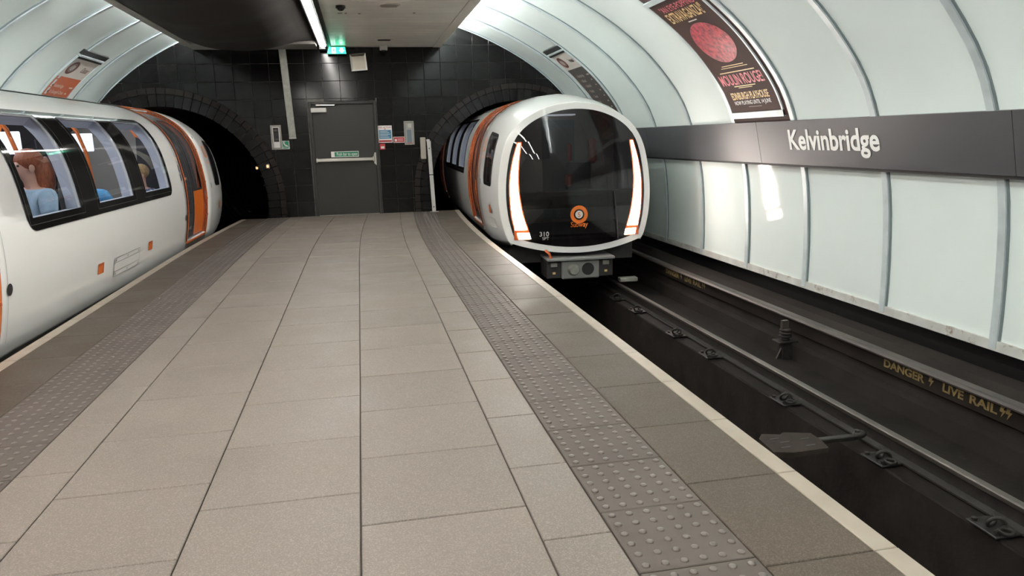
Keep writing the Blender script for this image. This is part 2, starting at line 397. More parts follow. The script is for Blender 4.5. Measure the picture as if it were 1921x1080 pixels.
# ================================================================== PLATFORM
def slab_mesh(name, w, l, t=0.03, c=0.003):
    mb = MB(); x, y = w/2, l/2
    mb.add([(-x,-y,-t),(x,-y,-t),(x,y,-t),(-x,y,-t),(-x,-y,-c),(x,-y,-c),(x,y,-c),(-x,y,-c),(-x+c,-y+c,0),(x-c,-y+c,0),(x-c,y-c,0),(-x+c,y-c,0)],
           [(0,1,5,4),(1,2,6,5),(2,3,7,6),(3,0,4,7),(4,5,9,8),(5,6,10,9),(6,7,11,10),(7,4,8,11),(8,9,10,11)])
    o = mb.build(name, 'slab'); me = o.data; bpy.data.objects.remove(o); return me
def platform():
    mb = MB()
    ys = frange(YB, 8.9, 3)[:-1] + frange(8.9, D, 0.4)
    for y0, y1 in zip(ys[:-1], ys[1:]):
        b0, b1 = bend(y0), bend(y1)
        P = lambda x, y, z: (x+bend(y), y, z)
        xl, xr, z = LX+.012, RX-.012, -0.010
        mb.add([P(xl,y0,z),P(xr,y0,z),P(xr,y1,z),P(xl,y1,z),P(xl,y0,-1.5),P(xr,y0,-1.5),P(xr,y1,-1.5),P(xl,y1,-1.5)],
               [(0,1,2,3),(1,5,6,2),(4,0,3,7)])
    fl = struct(mb.build('floor', 'grout', merge=1e-4))
    def column(x0, x1, first, pitch, nm, m, gap, gapy=0.005):
        w = x1-x0-gap; me = slab_mesh(nm, w, pitch-gapy); me.materials.clear(); me.materials.append(MATS[m])
        y = first
        while y > 0.3: y -= pitch
        first_one = True
        while y < D-0.02:
            l = min(pitch, D-y)
            yc = y+l/2; mm = me
            if l < pitch-1e-6:
                mm = slab_mesh(nm, w, l-gapy); mm.materials.clear(); mm.materials.append(MATS[m])
            o = inst(nm, mm, ((x0+x1)/2+bend(yc), yc, random.uniform(-.0006, .0006)), -math.atan(dbend(yc)), fl)
            y += pitch
    column(-.082, .533, 2.548, .5905, 'paving_slab', 'slab', .0055)
    column(-.690, -.082, 2.815, .5905, 'paving_slab', 'slab', .0055)
    column(-1.288, -.690, 2.473, .5865, 'paving_slab', 'slab', .0055)
    column(-1.532, -1.288, 2.741, .5865, 'paving_slab', 'slab', .005)
    column(.533, .783, 2.290, .5905, 'paving_slab', 'slab', .006)
    column(1.187, 1.580, 1.968, .5965, 'paving_slab', 'slab_edge', .005)
    column(-2.320, -1.932, 2.35, .5965, 'paving_slab', 'slab_edge', .005)
    column(1.580, RX, 1.968, .5965, 'edge_stone', 'nosing', .004)
    column(LX, -2.320, 2.35, .5965, 'edge_stone', 'nosing', .004)
    # tactile slabs, 6 x 6 domes each
    mb = MB(); w = .4-.003
    src = slab_mesh('tactile_slab', w, w)
    mb.add([v.co for v in src.vertices], [tuple(p.vertices) for p in src.polygons])
    for i in range(6):
        for j in range(6):
            cx, cy = -.1667+.0667*i, -.1667+.0667*j; n = 8
            vs = []; 
            for r, z in ((.0150, -.0005), (.0135, .0034), (.0090, .0060)):
                vs += [(cx+r*math.cos(2*PI*k/n), cy+r*math.sin(2*PI*k/n), z) for k in range(n)]
            fs = [(q*n+k, q*n+(k+1) % n, (q+1)*n+(k+1) % n, (q+1)*n+k) for q in range(2) for k in range(n)] + [tuple(range(2*n, 3*n))]
            mb.add(vs, fs)
    o = mb.build('tactile_slab', 'tactile'); tm = o.data
    tm.materials.append(MATS['tactile_worn_lit'])
    for p in tm.polygons:
        if min(tm.vertices[i].co.z for i in p.vertices) > .003: p.material_index = 1
    for p in tm.polygons: p.use_smooth = len(p.vertices) == 8 or max(tm.vertices[i].co.z for i in p.vertices) > .001
    bpy.data.objects.remove(o)
    for xc, first in ((.985, 2.026), (-1.732, 2.10)):
        y = first
        while y > 0.3: y -= .4025
        while y < D-.1:
            yc = y+.2; 
            if yc+.2 < D+.03: inst('tactile_slab', tm, (xc+bend(yc), min(yc, D-.2), random.uniform(-.0005, .0005)), -math.atan(dbend(yc)), fl)
            y += .4025
platform()

# ================================================================== TRACK BEDS
def extr(mb, poly, xoff, ys, close=False):
    for y0, y1 in zip(ys[:-1], ys[1:]):
        for (a, b) in zip(poly[:-1], poly[1:]):
            mb.add([(a[0]+bend(y0)*xoff, y0, a[1]), (b[0]+bend(y0)*xoff, y0, b[1]), (b[0]+bend(y1)*xoff, y1, b[1]), (a[0]+bend(y1)*xoff, y1, a[1])], [(0, 1, 2, 3)])
    return mb
YS = [YB] + frange(-2, 8.9, 2.2) + frange(8.9, 17, .6)[1:]
def track(cx, sgn, near):
    # pit between the rails with a ledge under each rail
    q = lambda u, z: (cx+sgn*u, z)
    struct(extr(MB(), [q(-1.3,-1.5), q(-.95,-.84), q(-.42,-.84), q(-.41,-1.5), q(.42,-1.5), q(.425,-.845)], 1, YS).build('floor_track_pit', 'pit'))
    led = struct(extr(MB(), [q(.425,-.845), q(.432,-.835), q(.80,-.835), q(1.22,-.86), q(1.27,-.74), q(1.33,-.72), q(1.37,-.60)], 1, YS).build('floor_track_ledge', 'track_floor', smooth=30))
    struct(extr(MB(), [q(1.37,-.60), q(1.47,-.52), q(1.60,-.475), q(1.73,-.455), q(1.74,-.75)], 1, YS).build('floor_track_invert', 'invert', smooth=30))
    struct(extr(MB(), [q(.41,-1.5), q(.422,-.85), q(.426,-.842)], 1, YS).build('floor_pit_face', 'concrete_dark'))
    rails = []
    for u in (.61, -.61):
        if u < 0 and not near: pass
        head = [(-.030,-.70),(-.030,-.688),(-.022,-.680),(.022,-.680),(.030,-.688),(.030,-.712),(.008,-.725),(.008,-.80),(.055,-.812),(.055,-.825),(-.055,-.825),(-.055,-.812),(-.008,-.80),(-.008,-.725),(-.030,-.712),(-.030,-.70)]
        mb = extr(MB(), [(cx+sgn*u+a, b) for a, b in head[5:15]], 1, YS)
        t = thing('running_rail', ('worn steel running rail on concrete ledge beside the open pit' if near else 'steel running rail under the stopped white train') if u > 0 else
                  ('steel running rail tucked below the platform edge' if near else 'steel running rail between platform and stopped train'), 'rail', (cx+sgn*u, 5, -.83))
        o = mb.build('rail_web', 'rail_rust', smooth=30); o.parent = t; o.matrix_parent_inverse = Matrix.Translation((-(cx+sgn*u), -5, .83))
        mb = extr(MB(), [(cx+sgn*u+a, b) for a, b in head[:6]+[head[14], head[0]]], 1, YS)
        o = mb.build('rail_head', 'rail_steel', smooth=30); o.parent = t; o.matrix_parent_inverse = Matrix.Translation((-(cx+sgn*u), -5, .83))
        rails.append(t)
    return rails
rail_r = track(2.83, 1, True)
rail_l = track(-3.6, -1, False)
def rail_clips():
    # baseplate with two coiled spring clips, on the pit side of the far rail
    plate = MB().cbox((-.09,-.11,0), (.09,.11,.014), .004)
    for y in (-.08, .08): plate.cyl((-.06, y, .01), (-.06, y, .03), .016, 8)
    po = plate.build('rail_clip', 'iron'); pm = po.data; bpy.data.objects.remove(po)
    coil = MB()
    path = []
    for k in range(15):
        a = -0.4+2*PI*k/12
        path.append((-.02+.04*math.cos(a), -.055+.006*k, .040+.032*math.sin(a)))
    coil.tube([(-.075, -.085, .02)]+path+[(.05, .06, .02)], .0105, 7)
    coil.tube([(-.02+.034*math.cos(2*PI*k/14), -.10+.034*math.sin(2*PI*k/14), .026) for k in range(15)], .010, 6)
    co = coil.build('clip_coil', 'iron', smooth=60); cm = co.data; bpy.data.objects.remove(co)
    t = rail_r[0]
    for y in (1.2, 2.2, 3.2, 4.12, 5.30, 6.66, 7.49, 8.69, 9.45, 10.6, 11.7):
        o = inst('rail_clip', pm, (-.125, y-5, 0.002), random.uniform(-.05, .05), t)
        inst('clip_coil', cm, (0, 0, .008), 0, o)
rail_clips()
def pit_bits():
    t = thing('step_plate', 'slotted timber plate on a rod bridging the track pit', 'plate', (2.82, 4.4, -.79))
    mb = MB().prism([(-.22,-.13),(-.10,-.17),(.17,-.16),(.20,-.03),(.20,.10),(.02,.16),(-.02,.13),(-.14,.17),(-.20,.10)], 0, .035, 'z')
    mb.build('board', 'timber', t)
    for i, (x, y) in enumerate(((-.10,-.08),(-.06,.0),(-.10,.07),(.08,-.09),(.10,.02))):
        MB().box((x-.035, y-.006, .0352), (x+.035, y+.006, .0365)).build('slot', 'black', t)
    MB().cbox((.18,-.028,.0), (.50,.022,.034), .006).build('arm', 'iron', t)
    MB().ball((.52, 0, .03), (.05,.035,.03), 10, 6).cyl((.50,0,.02),(.50,0,.065),.018,8).build('bolt', 'iron', t, smooth=50)
    # insulator pot
    t = thing('rail_insulator', 'ribbed insulator pot on a bracket under the conductor rail', 'insulator', (4.0, 6.46, -.852))
    MB().prism([(-.09,0),(.05,0),(.05,.17),(-.01,.17)], -.012, .012, 'y').box((-.04,-.045,0), (.05,.045,.17)).build('bracket', 'iron', t)
    MB().cbox((-.10,-.075,.17), (.10,.075,.184), .003).build('shelf', 'iron', t)
    pot = MB()
    for z, r in ((.186,.045),(.215,.062),(.245,.060),(.275,.056)):
        pot.tube([(0,0,z),(0,0,z+.008),(0,0,z+.018),(0,0,z+.028)], [r*.72, r, r, r*.72], 14)
    pot.build('pot', 'rail_rust', t, smooth=50)
    MB().box((-.045,-.02,.30), (.02,.02,.385)).build('clamp', 'cond_rail', t)
pit_bits()
def conductor():
    ys = YS
    t = thing('conductor_rail', 'brown conductor rail with stencilled danger lettering along the tunnel wall', 'rail', (4.12, 5, -.84))
    inv = Matrix.Translation((-4.12, -5, .84))
    o = extr(MB(), [(4.135,-.455),(4.12,-.462),(4.105,-.475),(4.105,-.487),(4.15,-.487)], 1, ys).build('rail_top', 'cond_rail', smooth=40); o.parent = t; o.matrix_parent_inverse = inv
    o = extr(MB(), [(4.135,-.455),(4.20,-.452),(4.20,-.487)], 1, ys).build('rail_back', 'cond_rail'); o.parent = t; o.matrix_parent_inverse = inv
    o = extr(MB(), [(4.142,-.487),(4.150,-.62),(4.20,-.62),(4.20,-.487)], 1, ys).build('side_board', 'cond_board'); o.parent = t; o.matrix_parent_inverse = inv
    def mp(y0): return lambda x, y: (4.1405+bend(y0-x)-.0, y0-x, -.572+y)
    def stencil(txt, y0, fit, size=.088):
        if txt == '*':
            mb = MB(); pts = [(.0,.075),(.035,.075),(.022,.048),(.045,.048),(.005,-.012),(.016,.030),(-.008,.030)]
            mb.add([mp(y0)(a, b) for a, b in pts], [tuple(range(len(pts)))]); o = mb.build('lightning_mark', 'stencil', fix=False)
        else:
            o = put_text('stencil_lettering', txt, mp(y0), 'stencil', None, size, .035, fit=fit)[0]
        o.parent = t; o.matrix_parent_inverse = inv
    for y0 in (5.215, 9.78):
        stencil('DANGER', y0, .46); stencil('*', y0-.51, 0)
        stencil('LIVE', y0-.645, .20); stencil('RAIL', y0-.90, .24); stencil('*', y0-1.165, 0); stencil('*', y0-1.215, 0)
conductor()

# ================================================================== SIDE WALLS (vault)
def wall_side(V, side):
    mb = MB(); n = 40
    as_ = frange(0, V.len, .18)
    for y0, y1 in ((YB, D+.05),):
        rows = [[(V.at(a, 0)[0], y, V.at(a, 0)[1]) for y in (y0, y1)] for a in as_]
        for r0, r1 in zip(rows[:-1], rows[1:]): mb.add([r0[0], r0[1], r1[1], r1[0]], [(0, 1, 2, 3)])
    w = struct(mb.build('wall_'+side, 'panel', smooth=60, merge=1e-4))
    S = lambda a, y, off: (V.at(a, off)[0], y, V.at(a, off)[1])
    aTop = V.len*0.86; zb0, zb1 = 1.02, 1.42
    # panels (thin curved sheets proud of the wall) and ribs, one per bay
    def sheet(name, a0, a1, y0, y1, off, m, step=.2):
        mb = MB(); al = frange(a0, a1, step)
        for p, q in zip(al[:-1], al[1:]):
            mb.add([S(p,y0,off),S(p,y1,off),S(q,y1,off),S(q,y0,off)], [(0,1,2,3)])
            mb.add([S(p,y0,off),S(q,y0,off),S(q,y0,0),S(p,y0,0)], [(0,1,2,3)])
            mb.add([S(p,y1,off),S(q,y1,off),S(q,y1,0),S(p,y1,0)], [(0,1,2,3)])
        mb.add([S(a0,y0,off),S(a0,y1,off),S(a0,y1,0),S(a0,y0,0)], [(0,1,2,3)])
        mb.add([S(a1,y0,off),S(a1,y1,off),S(a1,y1,0),S(a1,y0,0)], [(0,1,2,3)])
        return mb.build(name, m, w, smooth=35, merge=1e-4)
    aL0, aL1 = V.a_of_z(-.245), V.a_of_z(zb0); aU0 = V.a_of_z(zb1-.03)
    for r0, r1 in zip(RIBS[:-1], RIBS[1:]):
        if r1 < 1.0: continue
        y0, y1 = r0+.012, min(r1, D+.04)-.012
        sheet('wall_panel', aU0, aTop, y0, y1, .014, 'panel')
        sheet('wall_panel', aL0, aL1, y0, y1, .014, 'panel')
    for r in RIBS:
        if r < 1.0: continue
        for a0, a1 in ((aU0, aTop), (V.a_of_z(-.30), V.a_of_z(zb0+.03))):
            rr = min(r, D-.03)
            sheet('rib', a0, a1, rr-.003, rr+.066, .040, 'rib', .15)
            sheet('rib_seal', a0, a1, rr-.019, rr-.003, .026, 'rib_dark', .15)
    # foot trim
    mb = MB()
    ap = V.a_of_z(-.245)
    x0 = S(ap, 0, .03)
    sg = -1 if side == 'right' else 1
    xw = V.at(0, 0)[0]
    mb.box((min(xw, xw+sg*.035), 0.0, -.318), (max(xw, xw+sg*.035), D, -.240))
    mb.build('foot_trim', 'wall_foot', w)
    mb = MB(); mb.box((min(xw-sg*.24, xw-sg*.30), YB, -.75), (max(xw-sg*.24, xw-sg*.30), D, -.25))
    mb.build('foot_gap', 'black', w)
    return w
wall_r = wall_side(VR, 'right')
wall_l = wall_side(VL, 'left')

# station name band on the right wall
def name_band():
    t = thing('station_name_board', 'long dark grey station name board reading Kelvinbridge along the wall', 'sign', (4.46, 6.5, 1.0))
    inv = Matrix.Translation((-4.46, -6.5, -1.0))
    xt, zt, xb, zb = 4.375, 1.455, 4.470, 1.005
    ys = [-2.5, .9, 4.45, 7.86, 11.2, D-.02]
    def bd(z): k = (z-zb)/(zt-zb); return xb+(xt-xb)*k
    for y0, y1 in zip(ys[:-1], ys[1:]):
        mb = MB(); g = .003
        mb.prism([(xt, zt), (xb, zb), (xb+.03, zb-.004), (xt+.09, zt+.012)], y0+g, y1-g, 'y')
        o = mb.build('board_panel', 'band', None); o.parent = t; o.matrix_parent_inverse = inv
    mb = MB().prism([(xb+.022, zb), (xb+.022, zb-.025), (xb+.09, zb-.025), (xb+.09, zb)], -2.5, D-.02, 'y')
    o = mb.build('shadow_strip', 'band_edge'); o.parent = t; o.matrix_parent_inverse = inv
    dl = math.hypot(xt-xb, zt-zb)
    def mp(x, y):
        z = 1.167+y*(zt-zb)/dl
        return (bd(z)-.004, 7.235-x, z)
    o, = put_text('lettering', 'Kelvinbridge', mp, 'white_letter', None, .285, .026, fit=1.41); o.parent = t; o.matrix_parent_inverse = inv
name_band()

# posters on the vault -------------------------------------------------
def on_wall(V, sgn, y0, a0, off):
    """text x runs along the wall, text y up the vault"""
    return lambda x, y: (V.at(a0+y, off)[0], y0+sgn*x, V.at(a0+y, off)[1])
def wall_sheet(name, V, y0, y1, a0, a1, off, th, m, parent, inv, step=.1):
    mb = MB(); al = frange(a0, a1, step); S = lambda a, y, o: (V.at(a, o)[0], y, V.at(a, o)[1])
    for p, q in zip(al[:-1], al[1:]):
        mb.add([S(p,y0,off),S(p,y1,off),S(q,y1,off),S(q,y0,off)], [(0,1,2,3)])
        for y in (y0, y1): mb.add([S(p,y,off),S(q,y,off),S(q,y,off-th),S(p,y,off-th)], [(0,1,2,3)])
    for a in (a0, a1): mb.add([S(a,y0,off),S(a,y1,off),S(a,y1,off-th),S(a,y0,off-th)], [(0,1,2,3)])
    o = mb.build(name, m, None, smooth=35, merge=1e-4); o.parent = parent; o.matrix_parent_inverse = inv; return o
def poly_on(name, mapf, polys, m, parent, inv):
    mb = MB()
    for pts in polys: mb.add([mapf(a, b) for a, b in pts], [tuple(range(len(pts)))])
    o = mb.build(name, m, None, fix=False); o.parent = parent; o.matrix_parent_inverse = inv; return o
def ell(cx, cy, rx, ry, n=28): return [(cx+rx*math.cos(2*PI*k/n), cy+ry*math.sin(2*PI*k/n)) for k in range(n)]
def ringp(cx, cy, rx, ry, k, n=28):
    o = ell(cx, cy, rx, ry, n); i = ell(cx, cy, rx*k, ry*k, n)
    return [[o[j], o[(j+1) % n], i[(j+1) % n], i[j]] for j in range(n)]
def rectp(x0, y0, x1, y1): return [(x0, y0), (x1, y0), (x1, y1), (x0, y1)]
def theatre_poster():
    V = VR; ya, yb = 8.345, 7.285         # left and right edge as read
    base = V.at(1.85, .02); t = thing('theatre_poster', 'tall dark brown theatre poster with red artwork on the curved wall', 'poster', (base[0], 7.8, base[1]))
    inv = Matrix.Translation((-base[0], -7.8, -base[1]))
    wall_sheet('backing', V, 7.20, 8.385, 1.80, 3.70, .034, .02, 'poster_brown', t, inv)
    wall_sheet('sheet', V, yb, ya, 1.925, 3.56, .044, .008, 'poster_brown', t, inv)
    wall_sheet('frame_bar', V, yb-.03, ya+.03, 1.852, 1.922, .058, .03, 'rib', t, inv)
    wall_sheet('frame_bar', V, yb-.03, ya+.03, 3.56, 3.62, .058, .03, 'rib', t, inv)
    wall_sheet('frame_side', V, yb-.03, yb-.004, 1.86, 3.6, .050, .02, 'rib', t, inv)
    mp = on_wall(V, -1, ya, 0, .0465); wd = ya-yb
    def T(name, txt, x, a, size, m, fit, bold=.01, al='CENTER'):
        own(put_text(name, txt, lambda p, q: mp(x+p, a+q), m, None, size, bold, fit=fit, align=al), t, inv)
    T('title_line', '"AN EYE-POPPING', wd/2, 3.40, .12, 'poster_pink', .80, .012)
    T('title_line', 'EXTRAVAGANZA!"', wd/2, 3.235, .205, 'poster_gold', .84, .018)
    poly_on('byline', mp, [rectp(.43, 3.185, .63, 3.20)], 'sign_pale', t, inv)
    # generic mottled red oval in place of the artwork
    poly_on('artwork', mp, [ell(.53, 2.86, .38, .29, 44)], 'poster_red', t, inv)
    poly_on('small_print', mp, [rectp(.30, 2.52, .78, 2.530), rectp(.26, 2.495, .84, 2.503), rectp(.16, 2.435, .92, 2.447)], 'poster_gold', t, inv)
    T('title', 'MOULIN ROUGE!', wd/2, 2.275, .195, 'poster_pink', .92, .014)
    poly_on('small_print', mp, [rectp(.30, 2.245, .76, 2.256), rectp(.38, 2.225, .68, 2.233)], 'poster_gold', t, inv)
    T('venue', 'EDINBURGH PLAYHOUSE', wd/2, 2.085, .125, 'poster_gold', .80, .02)
    T('dates', 'NOW PLAYING UNTIL 14 JUNE', wd/2, 2.018, .068, 'white_letter', .78, .014)
    poly_on('rule', mp, [rectp(.42, 1.985, .70, 1.988)], 'sign_pale', t, inv)
theatre_poster()
def line_sign(V, sgn, y0, wd, a_top, a_split, a_bot, title, names, body_m, label, disc_m):
    base = V.at(a_bot, .02); yc = y0+sgn*wd/2
    t = thing('line_map_sign', label, 'sign', (base[0], yc, base[1])); inv = Matrix.Translation((-base[0], -yc, -base[1]))
    y1 = y0+sgn*wd; lo, hi = min(y0, y1), max(y0, y1)
    wall_sheet('body_panel', V, lo, hi, a_bot, a_split, .040, .02, body_m, t, inv)
    wall_sheet('header_panel', V, lo, hi, a_split, a_top-.10, .040, .02, 'sign_pale', t, inv)
    wall_sheet('head_bar', V, lo-.02, hi+.02, a_top-.10, a_top-.055, .05, .03, 'rail_rust', t, inv)
    wall_sheet('head_bar', V, lo-.02, hi+.02, a_top-.055, a_top-.045+.02, .058, .04, 'rib', t, inv)
    wall_sheet('head_cover', V, lo-.04, hi+.04, a_top-.02, a_top+.07, .045, .03, 'black', t, inv)
    for y in (lo-.035, hi+.005): wall_sheet('side_frame', V, y, y+.03, a_bot, a_top-.06, .05, .03, 'rib', t, inv)
    mp = on_wall(V, sgn, y0, 0, .0425); mq = on_wall(V, sgn, y0, 0, .0435); mr = on_wall(V, sgn, y0, 0, .0445)
    ac = (a_split+a_top-.10)/2
    poly_on('roundel', mp, ringp(.22, ac, .155, .13, .62), disc_m, t, inv)
    poly_on('roundel_disc', mp, [ell(.22, ac, .085, .072)], 'black', t, inv)
    poly_on('roundel_face', mq, [ell(.22, ac, .068, .058)], 'sign_pale', t, inv)
    def T(name, txt, x, a, size, m, bold=.006, f=mr, xs=1.0):
        own(put_text(name, txt, lambda p, q: f(x+p, a+q), m, None, size, bold, xs=xs), t, inv)
    T('roundel_letter', 'S', .195, ac-.032, .095, disc_m, .012)
    T('heading', title, .60, ac-.05, .15, disc_m if body_m == 'sign_orange' else 'black', .01, mp, .75)
    a = a_split-.20; 
    for i, nm in enumerate(names):
        if a < a_bot+.02: break
        T('station_name', nm, .20, a, .085, 'sign_pale', .010, mp, .80)
        poly_on('stop_dot', mp, [ell(.135, a+.026, .022, .022, 10)], 'black' if body_m == 'sign_orange' else 'sign_orange', t, inv)
        poly_on('minute_mark', mp, [rectp(wd-.20, a+.01, wd-.07 if i == 0 else wd-.14, a+.035)], 'sign_pale', t, inv)
        a -= .115
line_sign(VL, 1, 12.05, .97, 3.455, 2.978, 2.10, 'Outer', ['Kelvinbridge', "St George's Cross", 'Cowcaddens', 'Buchanan Street', 'St Enoch', 'Bridge Street'], 'sign_orange',
          'orange and cream line sign headed Outer on the left vault', 'sign_maroon')
line_sign(VR, -1, 13.07, .90, 3.56, 3.09, 1.85, 'Inner', ['Kelvinbridge', 'Hillhead', 'Kelvinhall', 'Partick', 'Govan', 'Ibrox', 'Cessnock', 'Kinning Park', 'Shields Road', 'West Street'], 'sign_brown',
          'dark brown and cream line sign headed Inner above the arriving train', 'sign_maroon')

# ================================================================== END WALL
def portal_bottom(x):
    z = -1.6
    for c in (CL, CR):
        if abs(x-c) < RP+.02: return ZC + math.sqrt(max(0, (RP+.02)**2-(x-c)**2))
    return z
def end_wall():
    mb = MB(); xs = frange(-4.75, 4.55, .03)
    xs = sorted(set(xs + [CL-RP-.02, CL+RP+.02, CR-RP-.02, CR+RP+.02, CL+RP+.0199, CR-RP-.0199]))
    for x0, x1 in zip(xs[:-1], xs[1:]):
        e = 1e-6
        b0, b1 = portal_bottom(x0+e), portal_bottom(x1-e)
        mb.add([(x0,D,b0),(x1,D,b1),(x1,D,3.8),(x0,D,3.8)], [(0,1,2,3)])
    w = struct(mb.build('wall_end', 'tile_grout'))
    # square tiles
    tw, th = .3105, .3135; x_ref, z_ref = .662, .271
    mset = {}
    def tile(poly, name, m, y=D, t=.012, g=.0035):
        cx = sum(p[0] for p in poly)/len(poly); cz = sum(p[1] for p in poly)/len(poly)
        n = len(poly)
        vs = [(x, y+.004, z) for x, z in poly] + [(x, y-t+.003, z) for x, z in poly]
        ins = []
        for x, z in poly:
            d = math.hypot(x-cx, z-cz) or 1; ins.append((x-(x-cx)/d*.004, y-t, z-(z-cz)/d*.004))
        vs += ins
        fs = [(i, (i+1) % n, n+(i+1) % n, n+i) for i in range(n)] + [(n+i, n+(i+1) % n, 2*n+(i+1) % n, 2*n+i) for i in range(n)] + [tuple(range(2*n, 3*n))]
        return MB().add(vs, fs).build(name, m, w)
    full = None
    for i in range(-18, 13):
        for j in range(-2, 12):
            g = .0032
            x0, x1 = x_ref+i*tw+g, x_ref+(i+1)*tw-g; z0, z1 = z_ref+j*th+g, z_ref+(j+1)*th-g
            if z0 > 3.10: continue
            poly = [(x0, z0), (x1, z0), (x1, z1), (x0, z1)]
            cx, cz = (x0+x1)/2, (z0+z1)/2
            poly = clip_half(poly, (0, .0), (0, 1))
            if len(poly) < 3: continue
            for c in (CL, CR):
                if cz > ZC: dx, dz = cx-c, cz-ZC
                else: dx, dz = cx-c, 0
                l = math.hypot(dx, dz) or 1
                if l < RP+.6: poly = clip_half(poly, (c+dx/l*(RP+.17), ZC+dz/l*(RP+.17)), (dx/l, dz/l))
                if len(poly) < 3: break
            if len(poly) < 3: continue
            # vault
            for V, sg in ((VR, 1), (VL, -1)):
                a = V.a_of_z(min(cz, 3.75)); best = min((math.hypot(V.at(aa)[0]-cx, V.at(aa)[1]-cz), aa) for aa in [V.len*k/120 for k in range(121)])
                if best[0] < .5 or (cx*sg > 0 and abs(cx) > abs(V.at(a)[0])):
                    q = V.at(best[1]); q2 = V.at(best[1], 1.0); poly = clip_half(poly, q, (q2[0]-q[0], q2[1]-q[1]))
                if len(poly) < 3: break
            if len(poly) < 3 or area2(poly) < .004: continue
            if -.885 < x0 and x1 < .38 and z1 < 2.11: continue
            # cut against the door opening
            if x1 > -.885 and x0 < .38 and z0 < 2.11:
                if cz < 2.11 and x0 < -.885: poly = clip_half(poly, (-.885, 0), (-1, 0))
                elif cz < 2.11 and x1 > .38: poly = clip_half(poly, (.38, 0), (1, 0))
                else: poly = clip_half(poly, (0, 2.11), (0, 1))
                if len(poly) < 3 or area2(poly) < .002: continue
            o = tile(poly, 'wall_tile', 'black_tile')
            o.rotation_euler = (0, 0, 0)
            # tiny tilt of each tile so that reflections break at the joints
            me = o.data; tx, tz = random.uniform(-.0016, .0016), random.uniform(-.0016, .0016)
            for v in me.vertices: v.co.y += (v.co.x-cx)*tx + (v.co.z-cz)*tz
    # arch bricks round both portals
    for c in (CL, CR):
        for row, (r0, r1, m, t) in enumerate(((RP, RP+.215, 'arch_brick', .035), (RP+.221, RP+.325, 'arch_trim', .045))):
            n = 40
            for k in range(-6, n+7):
                da = PI/n*.5/ (1 if row == 0 else 1)
                a0, a1 = PI*k/n, PI*(k+1)/n
                def pt(a, r):
                    if a < 0: return (c+r, ZC+a*RP)
                    if a > PI: return (c-r, ZC-(a-PI)*RP)
                    return (c+r*math.cos(a), ZC+r*math.sin(a))
                g = .0026
                pa = [pt(a0+g, r0), pt(a1-g, r0), pt(a1-g, r1), pt(a0+g, r1)]
                pa = [(x, z) for x, z in pa]
                if max(z for x, z in pa) < .02: continue
                pa = clip_half(pa, (0, .0), (0, 1))
                if c == CR:
                    q = [VR.at(VR.a_of_z(min(z, 3.7)))[0]-x for x, z in pa]
                    if min(q) < .01: continue
                else:
                    q = [x-VL.at(VL.a_of_z(min(z, 3.7)))[0] for x, z in pa]
                    if min(q) < .01: continue
                tile(pa, 'arch_brick' if row == 0 else 'arch_trim_brick', m, D, t)
    return w
wall_e = end_wall()
def tunnels():
    for nm, c in (('left', CL), ('right', CR)):
        mb = MB(); n = 40
        def ring(y, r, dx): return [(c+dx+r*math.cos(PI*(-.30+1.6*k/n)), y, ZC+r*math.sin(PI*(-.30+1.6*k/n))) for k in range(n+1)]
        ys = [D-.0, D+.3, D+.32] ; rs = [RP, RP, RP+.05]
        y = D+.32
        while y < 32:
            ys += [y+.42, y+.44, y+.52, y+.54]; rs += [RP+.05, RP, RP, RP+.05]; y += .54
        rows = [ring(yy, rr, .0055*((yy-8.9)**2-(D-8.9)**2)*.6) for yy, rr in zip(ys, rs)]
        vs = [p for r in rows for p in r]; fs = []
        for i in range(len(rows)-1):
            for k in range(n): fs.append((i*(n+1)+k, i*(n+1)+k+1, (i+1)*(n+1)+k+1, (i+1)*(n+1)+k))
        fs.append(tuple(range((len(rows)-1)*(n+1), len(rows)*(n+1))))
        struct(MB().add(vs, fs).build('wall_tunnel_'+nm, 'tunnel'))
        dx = .0055*((32-8.9)**2-(D-8.9)**2)*.6
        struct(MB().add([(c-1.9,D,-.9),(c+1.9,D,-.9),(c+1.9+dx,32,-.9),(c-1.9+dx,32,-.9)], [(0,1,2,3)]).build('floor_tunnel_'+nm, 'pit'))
    # cables and a lamp on the left tunnel side
    for k, (ang, r) in enumerate(((10, .02), (16, .025), (22, .018), (29, .02))):
        pts = [(CL+(RP-.05)*math.cos(math.radians(ang))+.0055*((y-8.9)**2-(D-8.9)**2)*.6, y, ZC+(RP-.05)*math.sin(math.radians(ang))+.02*math.sin(y*2+k)) for y in frange(D+.2, 24, .8)]
        tag(MB().tube(pts, r, 8).build('tunnel_cable', 'rubber', smooth=60), 'black cable running along the left tunnel lining', 'cable', 'cables in the left tunnel')
    a = math.radians(22)
    for nm, x, z, y in (('tunnel_lamp', CL+(RP-.12)*math.cos(a)+.02, ZC+(RP-.10)*math.sin(a)-.02, D+.55), ('tunnel_lamp', -1.67, .96, D-.05)):
        lab = 'small bulkhead lamp inside the left tunnel mouth' if y > D else 'small warm lamp fixed to the left arch bricks'
        t = thing(nm, lab, 'lamp', (x, y, z))
        MB().cbox((-.03,-.02,-.04), (.03,.03,.04), .008).build('lamp_body', 'cream', t)
        MB().ball((0,-.025,0), (.022,.015,.026), 10, 6).build('lamp_lens', 'tunnel_lamp', t, smooth='all')
tunnels()
# far end of the station behind the camera
struct(MB().add([(-5,YB,-1.6),(5,YB,-1.6),(5,YB,3.9),(-5,YB,3.9)], [(0,1,2,3)]).build('wall_back', 'soffit'))

